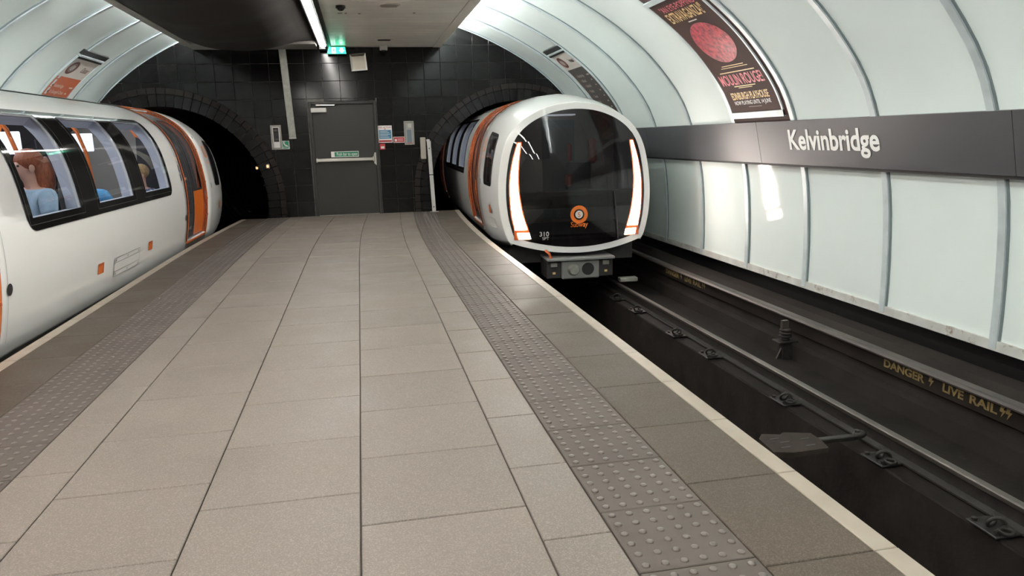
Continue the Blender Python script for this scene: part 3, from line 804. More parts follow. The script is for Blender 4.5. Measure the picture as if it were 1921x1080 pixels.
# ================================================================== CEILING
def ceiling():
    z = 3.055
    c = struct(MB().box((-2.76, YB, z+.16), (1.62, D, z+.20)).build('ceiling', 'dark_void'))
    # transverse metal planks to the right of the light strip
    me = {}
    y = D-.02
    pl = MB().cbox((-.915,-.136,0), (.915,.136,.02), .004)
    for k in range(7): pl.box((-.915+.0, -.0, 0), (-.914, .0005, .001))
    o = MB().cbox((-.92,-.1365,0), (.92,.1365,.02), .005).build('ceiling_plank', 'ceil'); pm = o.data; bpy.data.objects.remove(o)
    while y > 7.0:
        inst('ceiling_plank', pm, (.545, y-.1365, z+random.uniform(0, .0015)), 0, c); y -= .277
    MB().box((-.375, YB, z), (1.465, y, z+.02)).build('ceiling_sheet', 'ceil', c)
    for y0, y1 in ((YB, 4.2), (4.21, 9.2), (9.21, D)):
        MB().cbox((1.470, y0, z-.004), (1.620, y1, z+.16), .004).build('border_board', 'ceil_border', c)
    # left border beam, rear beam
    for y0, y1 in ((YB, 9.6), (9.61, 12.9), (12.91, D)):
        MB().cbox((-2.765, y0, z-.03), (-2.64, y1, z+.16), .004).build('border_beam', 'soffit', c)
    MB().cbox((-2.64, 13.80, z-.03), (-.62, D-.005, z+.16), .004).build('rear_beam', 'soffit', c)
    MB().box((-2.64, YB, z), (-.62, 6.0, z+.02)).build('ceiling_sheet', 'ceil', c)
    MB().cbox((-1.47, 13.72, z-.045), (-1.36, 13.83, z+.06), .006).build('joint_cover', 'cream', c)
    return c
ceil_o = ceiling()
def strip_lights():
    # channel with a row of diffuser tubes
    for i, (y0, y1) in enumerate(((-8.8,-5.6),(-5.6,-2.4),(-2.4,.8),(.8,4.0),(4.0,7.2),(7.2,9.55),(9.55,11.9),(11.9,14.2))):
        lab = 'linear white strip light, last of the ceiling row before the end wall' if i == 7 else ('linear white strip light, second of the ceiling row from the end wall' if i == 6 else 'linear white strip light further along the ceiling row')
        t = thing('strip_light', lab, 'light', (-.51, (y0+y1)/2, 3.03), 0, 'ceiling strip lights')
        l = (y1-y0)/2-.002
        MB().box((-.075,-l,.012), (.070,l,.06)).build('light_channel', 'black', t)
        MB().cbox((.072,-l,-.005), (.132,l,.06), .004).build('channel_side', 'black', t)
        MB().cbox((-.052,-l+.004,-.002), (.048,l-.004,.014), .004).build('diffuser', 'strip', t)
    for i, (y0, y1) in enumerate(((-8.8,-5.2),(-5.2,-1.6),(-1.6,2.0),(2.0,5.6))):
        t = thing('strip_light', 'linear white strip light in the second row over the left half of the platform', 'light', (-1.65, (y0+y1)/2, 3.03), 0, 'ceiling strip lights')
        l = (y1-y0)/2-.002
        MB().box((-.075,-l,.012), (.070,l,.024)).build('light_channel', 'black', t)
        MB().cbox((-.052,-l+.004,-.002), (.048,l-.004,.014), .004).build('diffuser', 'strip', t)
    t = thing('light_end_cap', 'dark end cap closing the ceiling strip light row', 'end cap', (-.50, 14.3, 3.0))
    MB().cbox((-.09,-.08,-.02), (.035,.12,.05), .01).build('cap_body', 'black', t)
strip_lights()
def cove():
    for x, lab in ((1.585, 'hidden cove strip light above the right ceiling edge'), (-2.730, 'hidden cove strip light above the left ceiling edge')):
        for i, (y0, y1) in enumerate(((-8.5, 0), (0, 7.2), (7.2, D-.1))):
            t = thing('cove_light', lab, 'light', (x, (y0+y1)/2, 3.222), 0, 'cove lights above the ceiling edges')
            l = (y1-y0)/2-.02
            sd = 1 if x > 0 else -1
            MB().box((min(-sd*.03,-sd*.12),-l,0), (max(-sd*.03,-sd*.12),l,.09)).build('cove_batten', 'box_light', t)
            MB().tube([(0,-l,.045),(0,l,.045)], .025, 10).build('cove_tube', 'cove' if x > 0 else 'cove_left', t, smooth=60)
cove()
def tarp():
    mb = MB(); nx, ny = 30, 34
    x0, x1, y0, y1 = -2.66, -.60, 6.0, 13.86
    def P(i, j):
        u, v = i/nx, j/ny
        x = x0+(x1-x0)*u; y = y0+(y1-y0)*v
        sag = (math.sin(PI*min(1, u*1.06))**.8 if u < .94 else 0)*(1-abs(2*v-1)**5)
        fold = .010*math.sin(v*34+3*math.sin(u*3.0)) + .012*math.sin(u*9+v*5)
        edge = .02*math.sin(u*23)*(.5 if v > .97 else 0)
        return (x, y+edge + .06*math.sin(u*7)*(v > .98), 3.085 - .36*max(0, sag) + 1.6*fold*max(0, sag))
    vs = [P(i, j) for j in range(ny+1) for i in range(nx+1)]
    fs = [(j*(nx+1)+i, j*(nx+1)+i+1, (j+1)*(nx+1)+i+1, (j+1)*(nx+1)+i) for j in range(ny) for i in range(nx)]
    o = MB().add(vs, fs).build('ceiling_tarpaulin', 'tarp', smooth='all')
    sm = o.modifiers.new('thickness', 'SOLIDIFY'); sm.thickness = .006
    tag(o, 'sagging black tarpaulin slung under the open ceiling bay', 'tarpaulin')
    for k, (a, b) in enumerate((((-.66, 13.2, 3.11), (-1.0, 13.75, 3.10)), ((-.64, 11.2, 3.12), (-1.15, 11.0, 3.09)))):
        tag(MB().tube([a, ((a[0]+b[0])/2, (a[1]+b[1])/2, 3.06), b], .008, 6).build('loose_cable', 'rubber', smooth=60), 'thin loose cable beside the ceiling strip light', 'cable', 'loose ceiling cables')
tarp()
def ceiling_bits():
    z = 3.055
    for (x, y, lab) in ((.49, 10.12, 'round ceiling grille beside the black dome camera'), (.535, 13.45, 'round ceiling grille close to the end wall')):
        t = thing('ceiling_grille', lab, 'grille', (x, y, z))
        MB().tube([(0,0,0),(0,0,-.006),(0,0,-.010)], [.146,.146,.128], 28).build('grille_rim', 'ceil_border', t, smooth=30)
        MB().tube([(0,0,-.0095),(0,0,-.013)], [.122,.118], 28).build('grille_face', 'galv' if y > 12 else 'cream', t, smooth=30)
        for k in range(5):
            MB().box((-.10, -.08+.04*k-.004, -.016), (.10, -.08+.04*k+.004, -.0125)).build('grille_bar', 'rail_rust' if y > 12 else 'box_grey', t)
    t = thing('dome_camera', 'small black dome camera fixed under the ceiling planks', 'camera', (-.115, 10.2, z))
    MB().tube([(0,0,0),(0,0,-.03),(0,0,-.035)], [.062,.062,.05], 20).build('camera_base', 'black', t, smooth=30)
    MB().ball((0,0,-.035), (.046,.046,.03), 16, 8).build('camera_dome', 'black_gloss', t, smooth='all')
    for x, y in ((-.12, 10.75), (-.06, 10.78), (-.15, 10.77), (.12, 10.8), (.85, 10.72)):
        tag(MB().cyl((x,y,z), (x,y,z-.004), .018, 10).build('ceiling_plug', 'black'), 'small dark screw plug in the ceiling planks', 'plug', 'ceiling screw plugs')
    # exit sign hanging from the ceiling at the end wall
    t = thing('exit_sign', 'lit green emergency exit sign with white running man and down arrow', 'sign', (-.285, 14.36, 3.048))
    MB().cbox((-.17,-.035,-.135), (.17,.035,0), .008).build('sign_case', 'black', t)
    MB().prism([(-.168,-.130),(.168,-.130),(.150,-.012),(-.130,-.012)], -.040, -.036, 'y').build('sign_face', 'exit_green', t)
    F = lambda x, y: (x, -.0415, y)
    def S_(name, polys):
        mb = MB(); [mb.add([F(a, b) for a, b in p], [tuple(range(len(p)))]) for p in polys]; mb.build(name, 'exit_white', t, fix=False)
    S_('arrow', [[(.065,-.030),(.115,-.030),(.115,-.068),(.14,-.068),(.09,-.115),(.04,-.068),(.065,-.068)]])
    S_('door_mark', [rectp(-.085,-.122,-.015,-.022)])
    mb = MB()
    for p in (ell(-.045,-.040,.011,.011,10), [(-.060,-.052),(-.035,-.052),(-.040,-.085),(-.058,-.085)], [(-.058,-.085),(-.046,-.085),(-.062,-.118),(-.074,-.116)], [(-.050,-.085),(-.040,-.085),(-.022,-.104),(-.030,-.112)], [(-.062,-.055),(-.058,-.062),(-.078,-.078),(-.082,-.071)]):
        mb.add([(a, -.0425, b) for a, b in p], [tuple(range(len(p)))])
    mb.build('running_man', 'sign_green', t, fix=False)
    MB().box((-.02,-.01,0), (.02,.01,.006)).build('hanger', 'black', t)
    # public address speaker box
    t = thing('wall_speaker', 'square cream speaker box tilted out from the black tiled wall', 'speaker', (.09, D-.013, 2.785))
    M = Matrix.Rotation(math.radians(-4), 4, 'Y')
    o = MB().add([M @ Vector(p) for p in ((-.10,0,-.12),(.10,0,-.12),(.10,0,.12),(-.10,0,.12),(-.145,-.13,-.155),(.145,-.13,-.155),(.145,-.13,.15),(-.145,-.13,.15))],
             [(0,1,5,4),(1,2,6,5),(2,3,7,6),(3,0,4,7)]).build('speaker_hood', 'cream', t)
    MB().add([M @ Vector(p) for p in ((-.115,-.105,-.125),(.115,-.105,-.125),(.115,-.105,.105),(-.115,-.105,.105))], [(0,1,2,3)]).build('speaker_cloth', 'cream', t)
    MB().add([M @ Vector(p) for p in ((-.143,-.129,-.153),(.143,-.129,-.153),(.115,-.105,-.125),(-.115,-.105,-.125),(.143,-.129,.147),(.115,-.105,.105),(-.143,-.129,.147),(-.115,-.105,.105))],
             [(0,1,2,3),(1,4,5,2),(6,0,3,7)]).build('speaker_bevel', 'box_light', t)
    # CCTV at the ceiling by the wall
    t = thing('wall_camera', 'small white camera housing under the ceiling edge at the tiled wall', 'camera', (.55, 14.28, 3.055))
    MB().cbox((-.07,-.06,-.085), (.07,.06,0), .008).build('camera_housing', 'box_light', t)
    MB().ball((0,0,-.09), (.045,.045,.035), 14, 8).build('camera_dome', 'black_gloss', t, smooth='all')
ceiling_bits()

# ================================================================== END WALL FITTINGS
def end_fittings():
    d = thing('door_1', 'dark olive grey steel fire exit door', 'door', (-.252, D, 0)); d['kind'] = 'structure'; del d['category']
    W_ = .615; Hh = 2.10
    for nm, lo, hi in (('door_frame', (-W_,-.045,0), (-W_+.055,.05,Hh)), ('door_frame', (W_-.055,-.045,0), (W_,.05,Hh)), ('door_frame', (-W_+.056,-.045,Hh-.05), (W_-.056,.05,Hh))):
        MB().cbox(lo, hi, .006).build(nm, 'door_frame', d)
    MB().cbox((-W_+.06,-.012,.012), (W_-.06,.04,Hh-.055), .004).build('door_leaf', 'door_paint', d)
    MB().cbox((-W_+.056,-.04,0), (W_-.056,.04,.010), .003).build('threshold', 'galv', d)
    # push bar
    b = thing('push_bar', None, None, (0, 0, 0)); b.parent = d
    b2 = MB().cbox((-.54,-.085,1.005), (.50,-.045,1.065), .010); b2.build('bar', 'steel', b)
    MB().cbox((-.545,-.088,.990), (-.515,-.010,1.075), .008).build('bar_end', 'steel', b)
    MB().cbox((.49,-.080,.985), (.535,-.010,1.085), .012).build('bar_head', 'steel', b)
    MB().prism([(.515,.955),(.560,.915),(.560,1.155),(.530,1.150),(.515,1.10)], -.06, -.012, 'y').build('latch_case', 'steel', b)
    # closer
    c = thing('door_closer', None, None, (0, 0, 0)); c.parent = d
    MB().cbox((-.575,-.075,1.905), (-.295,-.012,1.985), .008).build('closer_body', 'box_light', c)
    MB().cbox((-.48,-.070,2.022), (-.42,-.030,2.050), .004).build('closer_shoe', 'steel', c)
    MB().tube([(-.43,-.055,2.036),(-.13,-.055,2.030)], .010, 8).build('closer_arm', 'steel', c)
    MB().cyl((-.13,-.055,2.015), (-.13,-.055,2.045), .016, 10).build('closer_pivot', 'iron', c)
    # sign on the door
    s = thing('push_sign', None, None, (0, 0, 0)); s.parent = d
    MB().box((-.268,-.0155,1.085), (.238,-.0125,1.190)).build('sign_plate', 'sign_white', s)
    MB().box((-.205,-.0168,1.095), (.228,-.0155,1.180)).build('sign_field', 'sign_green', s)
    put_text('sign_lettering', 'Push bar to open', lambda x, y: (-.165+x, -.0176, 1.113+y), 'sign_white', s, .082, .006, fit=.375)
    def wall_thing(name, label, cat, x, z): return thing(name, label, cat, (x, D-.0125, z))
    # vertical trunking
    t = wall_thing('cable_trunking', 'vertical galvanised cable trunking hanging down the black tiles', 'trunking', -1.185, 1.447)
    M = Matrix.Rotation(math.radians(-1.9), 4, 'Y')
    MB().cbox((-.062,-.05,0), (.062,0,1.60), .005, Matrix.Rotation(math.radians(-2.2), 4, 'Y')).build('trunking_body', 'galv', t)
    MB().cbox((-.066,-.056,-.006), (.064,0,.022), .003).build('trunking_end', 'box_grey', t)
    # intercom boxes
    def intercom(x, z, lab, left):
        t = wall_thing('help_point', lab, 'intercom', x, z)
        w, h = .094, .220
        for lo, hi in (((-w,-.03,-h),(-w+.022,0,h)), ((w-.022,-.03,-h),(w,0,h)), ((-w+.022,-.03,h-.022),(w-.022,0,h)), ((-w+.022,-.03,-h),(w-.022,0,-h+.022))):
            MB().cbox(lo, hi, .004).build('box_frame', 'box_grey', t)
        MB().cbox((-w+.026,-.022,-h+.026), (w-.026,0,h-.026), .003).build('box_face', 'box_light' if left else 'box_grey', t)
        if left:
            MB().cbox((-.046,-.026,-.078), (.046,-.0215,.170), .002).build('recess', 'black', t)
            MB().cbox((-.036,-.040,.10), (.036,-.026,.150), .006).build('handset_top', 'rail_steel', t)
            MB().cbox((-.028,-.042,-.055), (.040,-.026,-.020), .006).build('handset_base', 'rail_steel', t)
            MB().box((-.042,-.0255,-.185), (.046,-.0215,-.085)).build('label_card', 'sign_white', t)
        else:
            MB().cbox((-.042,-.026,-.175), (.044,-.0215,.060), .003).build('glass_panel', 'box_blue', t)
            MB().cbox((-.020,-.027,.10), (.045,-.0215,.17), .003).build('speaker_panel', 'box_light', t)
            MB().box((-.050,-.024,-.190), (.046,-.0215,-.180)).build('red_rule', 'sign_red', t)
    intercom(-1.476, 1.476, 'grey wall help point with handset left of the fire door', True)
    intercom(.948, 1.496, 'grey wall help point with blue panel right of the fire door', False)
    # phone sign
    t = wall_thing('phone_sign', 'small green emergency telephone sign beside the left help point', 'sign', -1.322, 1.335)
    MB().box((-.066,-.004,-.074), (.066,0,.076)).build('sign_plate', 'sign_white', t)
    MB().box((-.056,-.0052,-.034), (.056,-.004,.066)).build('sign_field', 'sign_green', t)
    MB().box((-.050,-.0052,-.064), (.052,-.004,-.042)).build('sign_strip', 'sign_green', t)
    pts = [(-.040,.060),(-.020,.062),(-.022,.035),(-.010,.012),(.012,-.002),(.034,-.006),(.036,-.026),(.008,-.024),(-.022,-.006),(-.040,.024)]
    MB().add([(a,-.0062,b) for a, b in pts], [tuple(range(len(pts)))]).build('handset_mark', 'sign_white', t, fix=False)
    # fire action notice
    t = wall_thing('fire_notice', 'white and blue fire action notice with red heading by the door', 'sign', .499, 1.486)
    MB().box((-.132,-.004,-.160), (.130,0,.158)).build('notice_plate', 'sign_white', t)
    put_text('notice_heading', 'FIRE ACTION', lambda x, y: (-.115+x,-.0052,.108+y), 'sign_red', t, .045, .006, fit=.225)
    MB().box((-.012,-.0052,.086), (.012,-.004,.100)).build('notice_mark', 'sign_red', t)
    MB().box((-.112,-.0052,-.085), (.112,-.004,.076)).build('notice_field', 'sign_blue', t)
    for k in range(5): MB().box((-.098,-.0060,.050-.028*k), (.05+.012*(k % 3)*2,-.0052,.058-.028*k)).build('notice_line', 'sign_white', t)
    MB().box((-.118,-.0052,-.146), (.118,-.004,-.112)).build('notice_foot', 'sign_red', t)
    # red alarm sign
    t = wall_thing('alarm_sign', 'small red and white fire alarm sign beside the right help point', 'sign', .752, 1.376)
    MB().box((-.108,-.004,-.055), (.108,0,.055)).build('sign_plate', 'sign_white', t)
    MB().box((-.099,-.0052,-.046), (.099,-.004,.046)).build('sign_field', 'sign_red', t)
    MB().box((-.080,-.0060,-.030), (-.040,-.0052,.012)).build('sign_pictogram', 'sign_white', t)
    for k in range(2): MB().box((-.025,-.0060,-.022+.028*k), (.075,-.0052,-.014+.028*k)).build('sign_line', 'sign_white', t)
    # call point
    t = wall_thing('alarm_call_point', 'small red break glass call point under the fire notice', 'alarm', .435, 1.255)
    MB().cbox((-.052,-.045,-.055), (.052,0,.055), .006).build('call_point_case', 'sign_red', t)
    MB().box((-.030,-.0465,-.035), (.034,-.045,.008)).build('call_point_glass', 'sign_white', t)
    # barrier post and box by the right portal
    t = thing('barrier_post', 'white painted leaning flat post by the right tunnel arch', 'post', (1.335, 14.36, 0))
    Mt = Matrix.Rotation(math.radians(-1.8), 4, 'Y')
    MB().cbox((-.036,-.02,.012), (.036,.02,.70), .005, Mt).build('post_lower', 'box_light', t)
    MB().cbox((-.036,-.02,.715), (.036,.02,1.34), .005, Mt).build('post_upper', 'box_light', t)
    MB().cbox((-.030,-.016,.700), (.030,.016,.716), .002, Mt).build('post_joint', 'black', t)
    MB().cyl((-.055,0,1.335), (-.055,.0,1.37), .034, 12).build('post_cap', 'box_light', t, smooth=40)
    MB().cbox((-.075,-.06,0), (.085,.06,.012), .003).build('post_foot', 'galv', t)
    for z in (.10, 1.20): MB().cyl((-.034*z,-.021,z), (-.034*z,-.026,z), .012, 8).build('post_bolt', 'black', t)
    t = thing('gate_box', 'narrow brown metal control box mounted beside the leaning post', 'box', (1.195, D-.035, 1.0))
    MB().cbox((-.05,-.09,0), (.05,0,.41), .012).build('box_body', 'cream', t)
    MB().cbox((-.045,-.05,-.07), (.045,0,0), .01).build('box_gland', 'rail_rust', t)
end_fittings()

# ================================================================== TRAIN
HP = [(.98,-.16),(1.03,-.06),(1.075,.10),(1.12,.35),(1.14,.65),(1.115,.98),(1.03,1.36),(.87,1.63),(.62,1.82),(.32,1.93),(0,1.97)]
_h = catmull(HP, 6)
TP = Profile(_h + [(-u, z) for u, z in _h[::-1][1:]], flip=1)     # starts low on the platform side
HALF = TP.len/2
def ta(z): return TP.a_of_z(z)
def front(u, z):        # forward bulge of the cab face
    return .17*max(0.0, 1-(u/1.05)**2) - .10*max(0.0, (z-.2)/1.6)**2
def nose(u, z, s):
    k = max(0.0, 1-s/1.3)**2 if s > 0 else 1.0
    u2 = u*(1-.080*k)
    z2 = .3+(z-.3)*(1-.105*k) if z > .3 else .3+(z-.3)*(1-.22*k)
    return u2, z2
def TS(s, a, off=0.0):
    u, z = TP.at(a, off); u, z = nose(u, z, s)
    return (u, -s + front(u, z)*max(0.0, 1-s/.6), z)
TLEN = 12.9
DOORS = [(1.70, 2.90), (8.40, 9.60)]
GLASS = [(3.72, 4.74), (5.20, 6.24), (6.72, 7.70)]
A_D0, A_D1 = ta(.045), ta(1.90)
A_G0, A_G1 = ta(.852), ta(1.66)
def train(proto_label):
    t = thing('subway_train', proto_label, 'train')
    holes = [(a, b, A_D0, A_D1) for a, b in DOORS] + [(a, b, A_G0, A_G1) for a, b in GLASS] + [(.44, .90, ta(.76), ta(1.42))]
    sl = sorted(set([round(x, 4) for x in [0, .05, .1, .2, .3, .4, .5, .6, .75, .9, 1.0, 1.15, 1.3] + frange(1.3, TLEN, .58) + [v for h in holes for v in h[:2]]]))
    al = sorted(set([round(x, 4) for x in frange(0, HALF, .09) + frange(HALF, TP.len, .2) + [v for h in holes for v in h[2:]]]))
    mb = MB(); idx = {}
    def V(i, j):
        if (i, j) not in idx: idx[(i, j)] = len(mb.v); mb.v.append(TS(sl[i], al[j]))
        return idx[(i, j)]
    for i in range(len(sl)-1):
        for j in range(len(al)-1):
            sm, am = (sl[i]+sl[i+1])/2, (al[j]+al[j+1])/2
            if any(h[0] < sm < h[1] and h[2] < am < h[3] for h in holes): continue
            mb.f.append((V(i, j), V(i, j+1), V(i+1, j+1), V(i+1, j)))
    b = mb.build('body_shell', 'train_white', t, smooth=50)
    sm = b.modifiers.new('thickness', 'SOLIDIFY'); sm.thickness = .03; sm.offset = -1
    # rear end wall
    mb = MB(); pts = [TS(TLEN, a) for a in al]; mb.add(pts, [tuple(range(len(pts)))]); mb.build('end_panel', 'train_grey', t)
    # grey roof walkway strip
    mb = MB(); a0, a1 = HALF-.34, HALF+.34
    scan(mb, lambda v: [(1.5, TLEN-.1)], frange(a0, a1, .08), lambda s, v: TS(s, v, .008), .6); mb.build('roof_strip', 'train_grey', t, smooth=60, merge=1e-4)
    # ---- saloon window unit: black surround with three openings and rounded corners
    f0, f1, g0, g1, rc = 3.62, 7.80, ta(.750), A_G1+.055, .13
    def surround(v):
        if v < g0+rc: d = rc-math.sqrt(max(0, rc*rc-(g0+rc-v)**2))
        elif v > g1-rc: d = rc-math.sqrt(max(0, rc*rc-(v-g1+rc)**2))
        else: d = 0
        lo, hi = f0+d, f1-d
        if A_G0 <= v <= A_G1:
            out = []; c = lo
            for a, b_ in GLASS: out.append((c, a)); c = b_
            return out + [(c, hi)]
        return [(lo, hi)]
    vs = sorted(set([g0+rc*(1-math.cos(PI/2*k/7)) for k in range(8)] + [g1-rc*(1-math.cos(PI/2*k/7)) for k in range(8)] + [A_G0, A_G1] + frange(g0+rc, g1-rc, .08)))
    fr = scan(MB(), surround, vs, lambda s, v: TS(s, v, .006), .4).build('window_surround', 'black_gloss', t, smooth=60, merge=2e-4)
    for a, b_ in GLASS:
        scan(MB(), lambda v: [(a-.01, b_+.01)], frange(A_G0-.01, A_G1+.01, .06), lambda s, v: TS(s, v, .002), .4).build('window_pane', 'win_glass', t, smooth='all', merge=1e-4)
        # thick pale reveal inside the opening
        mb = MB(); vv = frange(A_G0, A_G1, .06)
        for s in (a, b_):
            for p, q in zip(vv[:-1], vv[1:]): mb.add([TS(s, p, -.03), TS(s, q, -.03), TS(s, q, -.115), TS(s, p, -.115)], [(0,1,2,3)])
        for v in (A_G0, A_G1): mb.add([TS(a, v, -.03), TS(b_, v, -.03), TS(b_, v, -.115), TS(a, v, -.115)], [(0,1,2,3)])
        mb.build('window_reveal', 'int_lav', t, smooth=50, merge=1e-4, fix=False)
        # thin bead line round the pane
        mb = MB(); e = .075
        for s0, s1, p, q in ((a-e, a-e+.006, A_G0-.05, A_G1), (b_+e-.006, b_+e, A_G0-.05, A_G1)):
            scan(mb, lambda v: [(s0, s1)], frange(p, q, .08), lambda s, v: TS(s, v, .009), .4)
        scan(mb, lambda v: [(a-e, b_+e)], [A_G0-.056, A_G0-.05], lambda s, v: TS(s, v, .009), .4)
        mb.build('pane_bead', 'rubber', t, merge=1e-4)
    # inner lining with the same openings, far lining, ceiling, floor
    def lining(v):
        if A_G0 <= v <= A_G1:
            out = []; c = 3.05
            for a, b_ in GLASS: out.append((c, a)); c = b_
            return out + [(c, 8.30)]
        return [(3.05, 8.30)]
    scan(MB(), lining, sorted(set(frange(ta(.1), ta(1.86), .1)+[A_G0, A_G1])), lambda s, v: TS(s, v, -.115), .5).build('inner_lining', 'int_white', t, smooth=60, merge=1e-4)
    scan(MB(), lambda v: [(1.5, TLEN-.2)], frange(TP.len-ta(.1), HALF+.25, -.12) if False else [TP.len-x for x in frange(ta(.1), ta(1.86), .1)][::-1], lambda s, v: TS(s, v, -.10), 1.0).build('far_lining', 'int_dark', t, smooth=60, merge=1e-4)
    scan(MB(), lambda v: [(1.5, TLEN-.2)], frange(ta(1.86), TP.len-ta(1.86), .12), lambda s, v: TS(s, v, -.12), 1.0).build('saloon_ceiling', 'int_white', t, smooth=60, merge=1e-4)
    MB().box((-1.03, -TLEN+.1, .02), (1.03, -1.5, .045)).build('saloon_floor', 'int_floor', t)
    for u in (.42, -.42):
        for a, b_ in ((1.8, 4.8), (4.9, 8.3), (8.5, 12.4)):
            MB().cbox((u-.09, -b_, 1.725), (u+.09, -a, 1.755), .008).build('ceiling_light', 'saloon', t)
    # far side windows and posters seen through the saloon
    for a, b_ in GLASS:
        v0, v1 = TP.len-ta(1.50), TP.len-ta(.90)
        scan(MB(), lambda v: [(a, b_)], frange(v0, v1, .08), lambda s, v: TS(s, v, -.108), .5).build('far_window', 'black_gloss', t, smooth=60, merge=1e-4)
    # benches, draught screens, poles, screens
    for sg in (1, -1):
        for a, b_ in ((3.15, 8.2),):
            MB().cbox((sg*.98 if sg < 0 else .58, -b_, .40), (-.58 if sg < 0 else .98, -a, .50), .03).build('bench_seat', 'seat_cloth', t)
            MB().cbox((sg*1.00 if sg < 0 else .90, -b_, .50), (-.90 if sg < 0 else 1.00, -a, .80), .03).build('bench_back', 'seat_cloth', t)
            MB().box((-.95 if sg < 0 else .70, -b_, .05), (-.70 if sg < 0 else .95, -a, .40)).build('bench_base', 'int_dark', t)
    for s in (3.08, 8.27):
        for sg in (1, -1):
            mb = MB().prism([(sg*.55,.06),(sg*.98,.06),(sg*1.0,.9),(sg*.90,1.35),(sg*.62,1.5)], -s-.015, -s+.015, 'y'); mb.build('draught_screen', 'int_dark', t)
    def pole(path): MB().tube(path, .018, 10).build('grab_pole', 'train_orange', t, smooth=60)
    for s in (5.06, 6.66, 8.15):
        pole([(.70,-s,.50), (.70,-s,.95), (.67,-s,1.30), (.60,-s,1.55), (.46,-s,1.74)])
    pole([(.84,-3.0,.62), (.82,-3.0,.85), (.78,-3.0,1.05), (.70,-3.0,1.32), (.58,-3.0,1.55), (.44,-3.0,1.74)])
    for s in (4.4, 5.7, 7.2): pole([(-.60,-s,.50), (-.58,-s,.95), (-.52,-s,1.30), (-.44,-s,1.62), (-.40,-s,1.74)])
    for s in (3.85, 5.80):
        MB().cbox((-.12,-s-.02,1.33), (.34,-s+.02,1.55), .01).build('information_screen', 'screen', t)
    put_text('screen_mark', '><', lambda x, y: (.05+x, -3.873, 1.40+y), 'black', t, .09, .01)
    # ---- doors
    for di, (a, b_) in enumerate(DOORS):
        # orange frame ring standing proud of the opening
        e = .034
        def ringf(v):
            if A_D0 < v < A_D1: return [(a-e, a), (b_, b_+e)]
            return [(a-e, b_+e)]
        vs = sorted(set(frange(A_D0, A_D1, .08) + [A_D0-.03, A_D1+.05]))
        dr = scan(MB(), ringf, vs, lambda s, v: TS(s, v, .014), .4).build('door_surround', 'train_orange', t, smooth=60, merge=1e-4)
        mb = MB(); vv = frange(A_D0, A_D1, .08)
        for s in (a, b_):
            for p, q in zip(vv[:-1], vv[1:]): mb.add([TS(s, p, .014), TS(s, q, .014), TS(s, q, -.055), TS(s, p, -.055)], [(0,1,2,3)])
        mb.add([TS(a, A_D1, .014), TS(b_, A_D1, .014), TS(b_, A_D1, -.075), TS(a, A_D1, -.075)], [(0,1,2,3)])
        mb.build('jamb', 'train_dark_orange', dr, smooth=50, merge=1e-4, fix=False)
        for v in (.5, .75, 1.0, 1.25, 1.5):
            s = a-e*.5; MB().box((TS(s, v, .016)[0]-.006, -s-.012, TS(s, v)[2]-.012), (TS(s, v, .016)[0]+.003, -s+.012, TS(s, v)[2]+.012)).build('surround_bolt', 'train_dark_orange', dr)
        # seal line
        for p, q in ((a-e-.012, a-e), (b_+e, b_+e+.012)): scan(MB(), lambda v: [(p, q)], vs, lambda s, v: TS(s, v, .010), .4).build('door_seal', 'rubber', dr, merge=1e-4)
        mid = (a+b_)/2
        for li, (p, q) in enumerate(((a+.004, mid-.004), (mid+.004, b_-.004))):
            gz0, gz1 = ta(.74) if li == 0 else ta(.16), ta(1.78)
            def leaf(v):
                if gz0 < v < gz1: return [(p, p+.07), (q-.07, q)]
                return [(p, q)]
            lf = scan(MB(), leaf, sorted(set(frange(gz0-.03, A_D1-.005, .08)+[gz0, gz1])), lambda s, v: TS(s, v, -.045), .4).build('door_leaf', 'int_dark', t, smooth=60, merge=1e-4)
            scan(MB(), lambda v: [(p, q)], frange(A_D0+.01, gz0-.03, .08), lambda s, v: TS(s, v, -.043), .4).build('door_kick_panel', 'train_orange' if li == 0 else 'int_dark', lf, smooth=60, merge=1e-4)
            scan(MB(), lambda v: [(p+.06, q-.06)], frange(gz0-.01, gz1+.01, .07), lambda s, v: TS(s, v, -.050), .4).build('door_glass', 'door_glass', lf, smooth='all', merge=1e-4)
            for g0_, g1_ in ((p+.05, p+.07), (q-.07, q-.05)): scan(MB(), lambda v: [(g0_, g1_)], frange(gz0, gz1, .08), lambda s, v: TS(s, v, -.042), .4).build('glass_gasket', 'rubber', lf, merge=1e-4)
        MB().box((TS(a, A_D0)[0]-.10, -b_, -.04), (TS(a, A_D0)[0]-.005, -a, .03)).build('door_sill', 'steel', t)
        for s, z in ((b_+.14, 1.02), (b_+.15, .90)):
            scan(MB(), lambda v: [(s-.02, s+.02)], frange(ta(z), ta(z+.09), .05), lambda ss, v: TS(ss, v, .006), .2).build('door_button', 'black', t)
        scan(MB(), lambda v: [(b_+.12, b_+.16)], frange(ta(1.17), ta(1.22), .05), lambda ss, v: TS(ss, v, .006), .2).build('door_label', 'poster_gold', t)
        for s in (b_+.13,) if di == 0 else (a-.18,):
            c = ta(.39); mb = MB()
            mb.add([TS(s+.045*math.cos(2*PI*k/20), c+.045*math.sin(2*PI*k/20), .005) for k in range(20)], [tuple(range(20))]); mb.build('socket_cover', 'rubber', t)
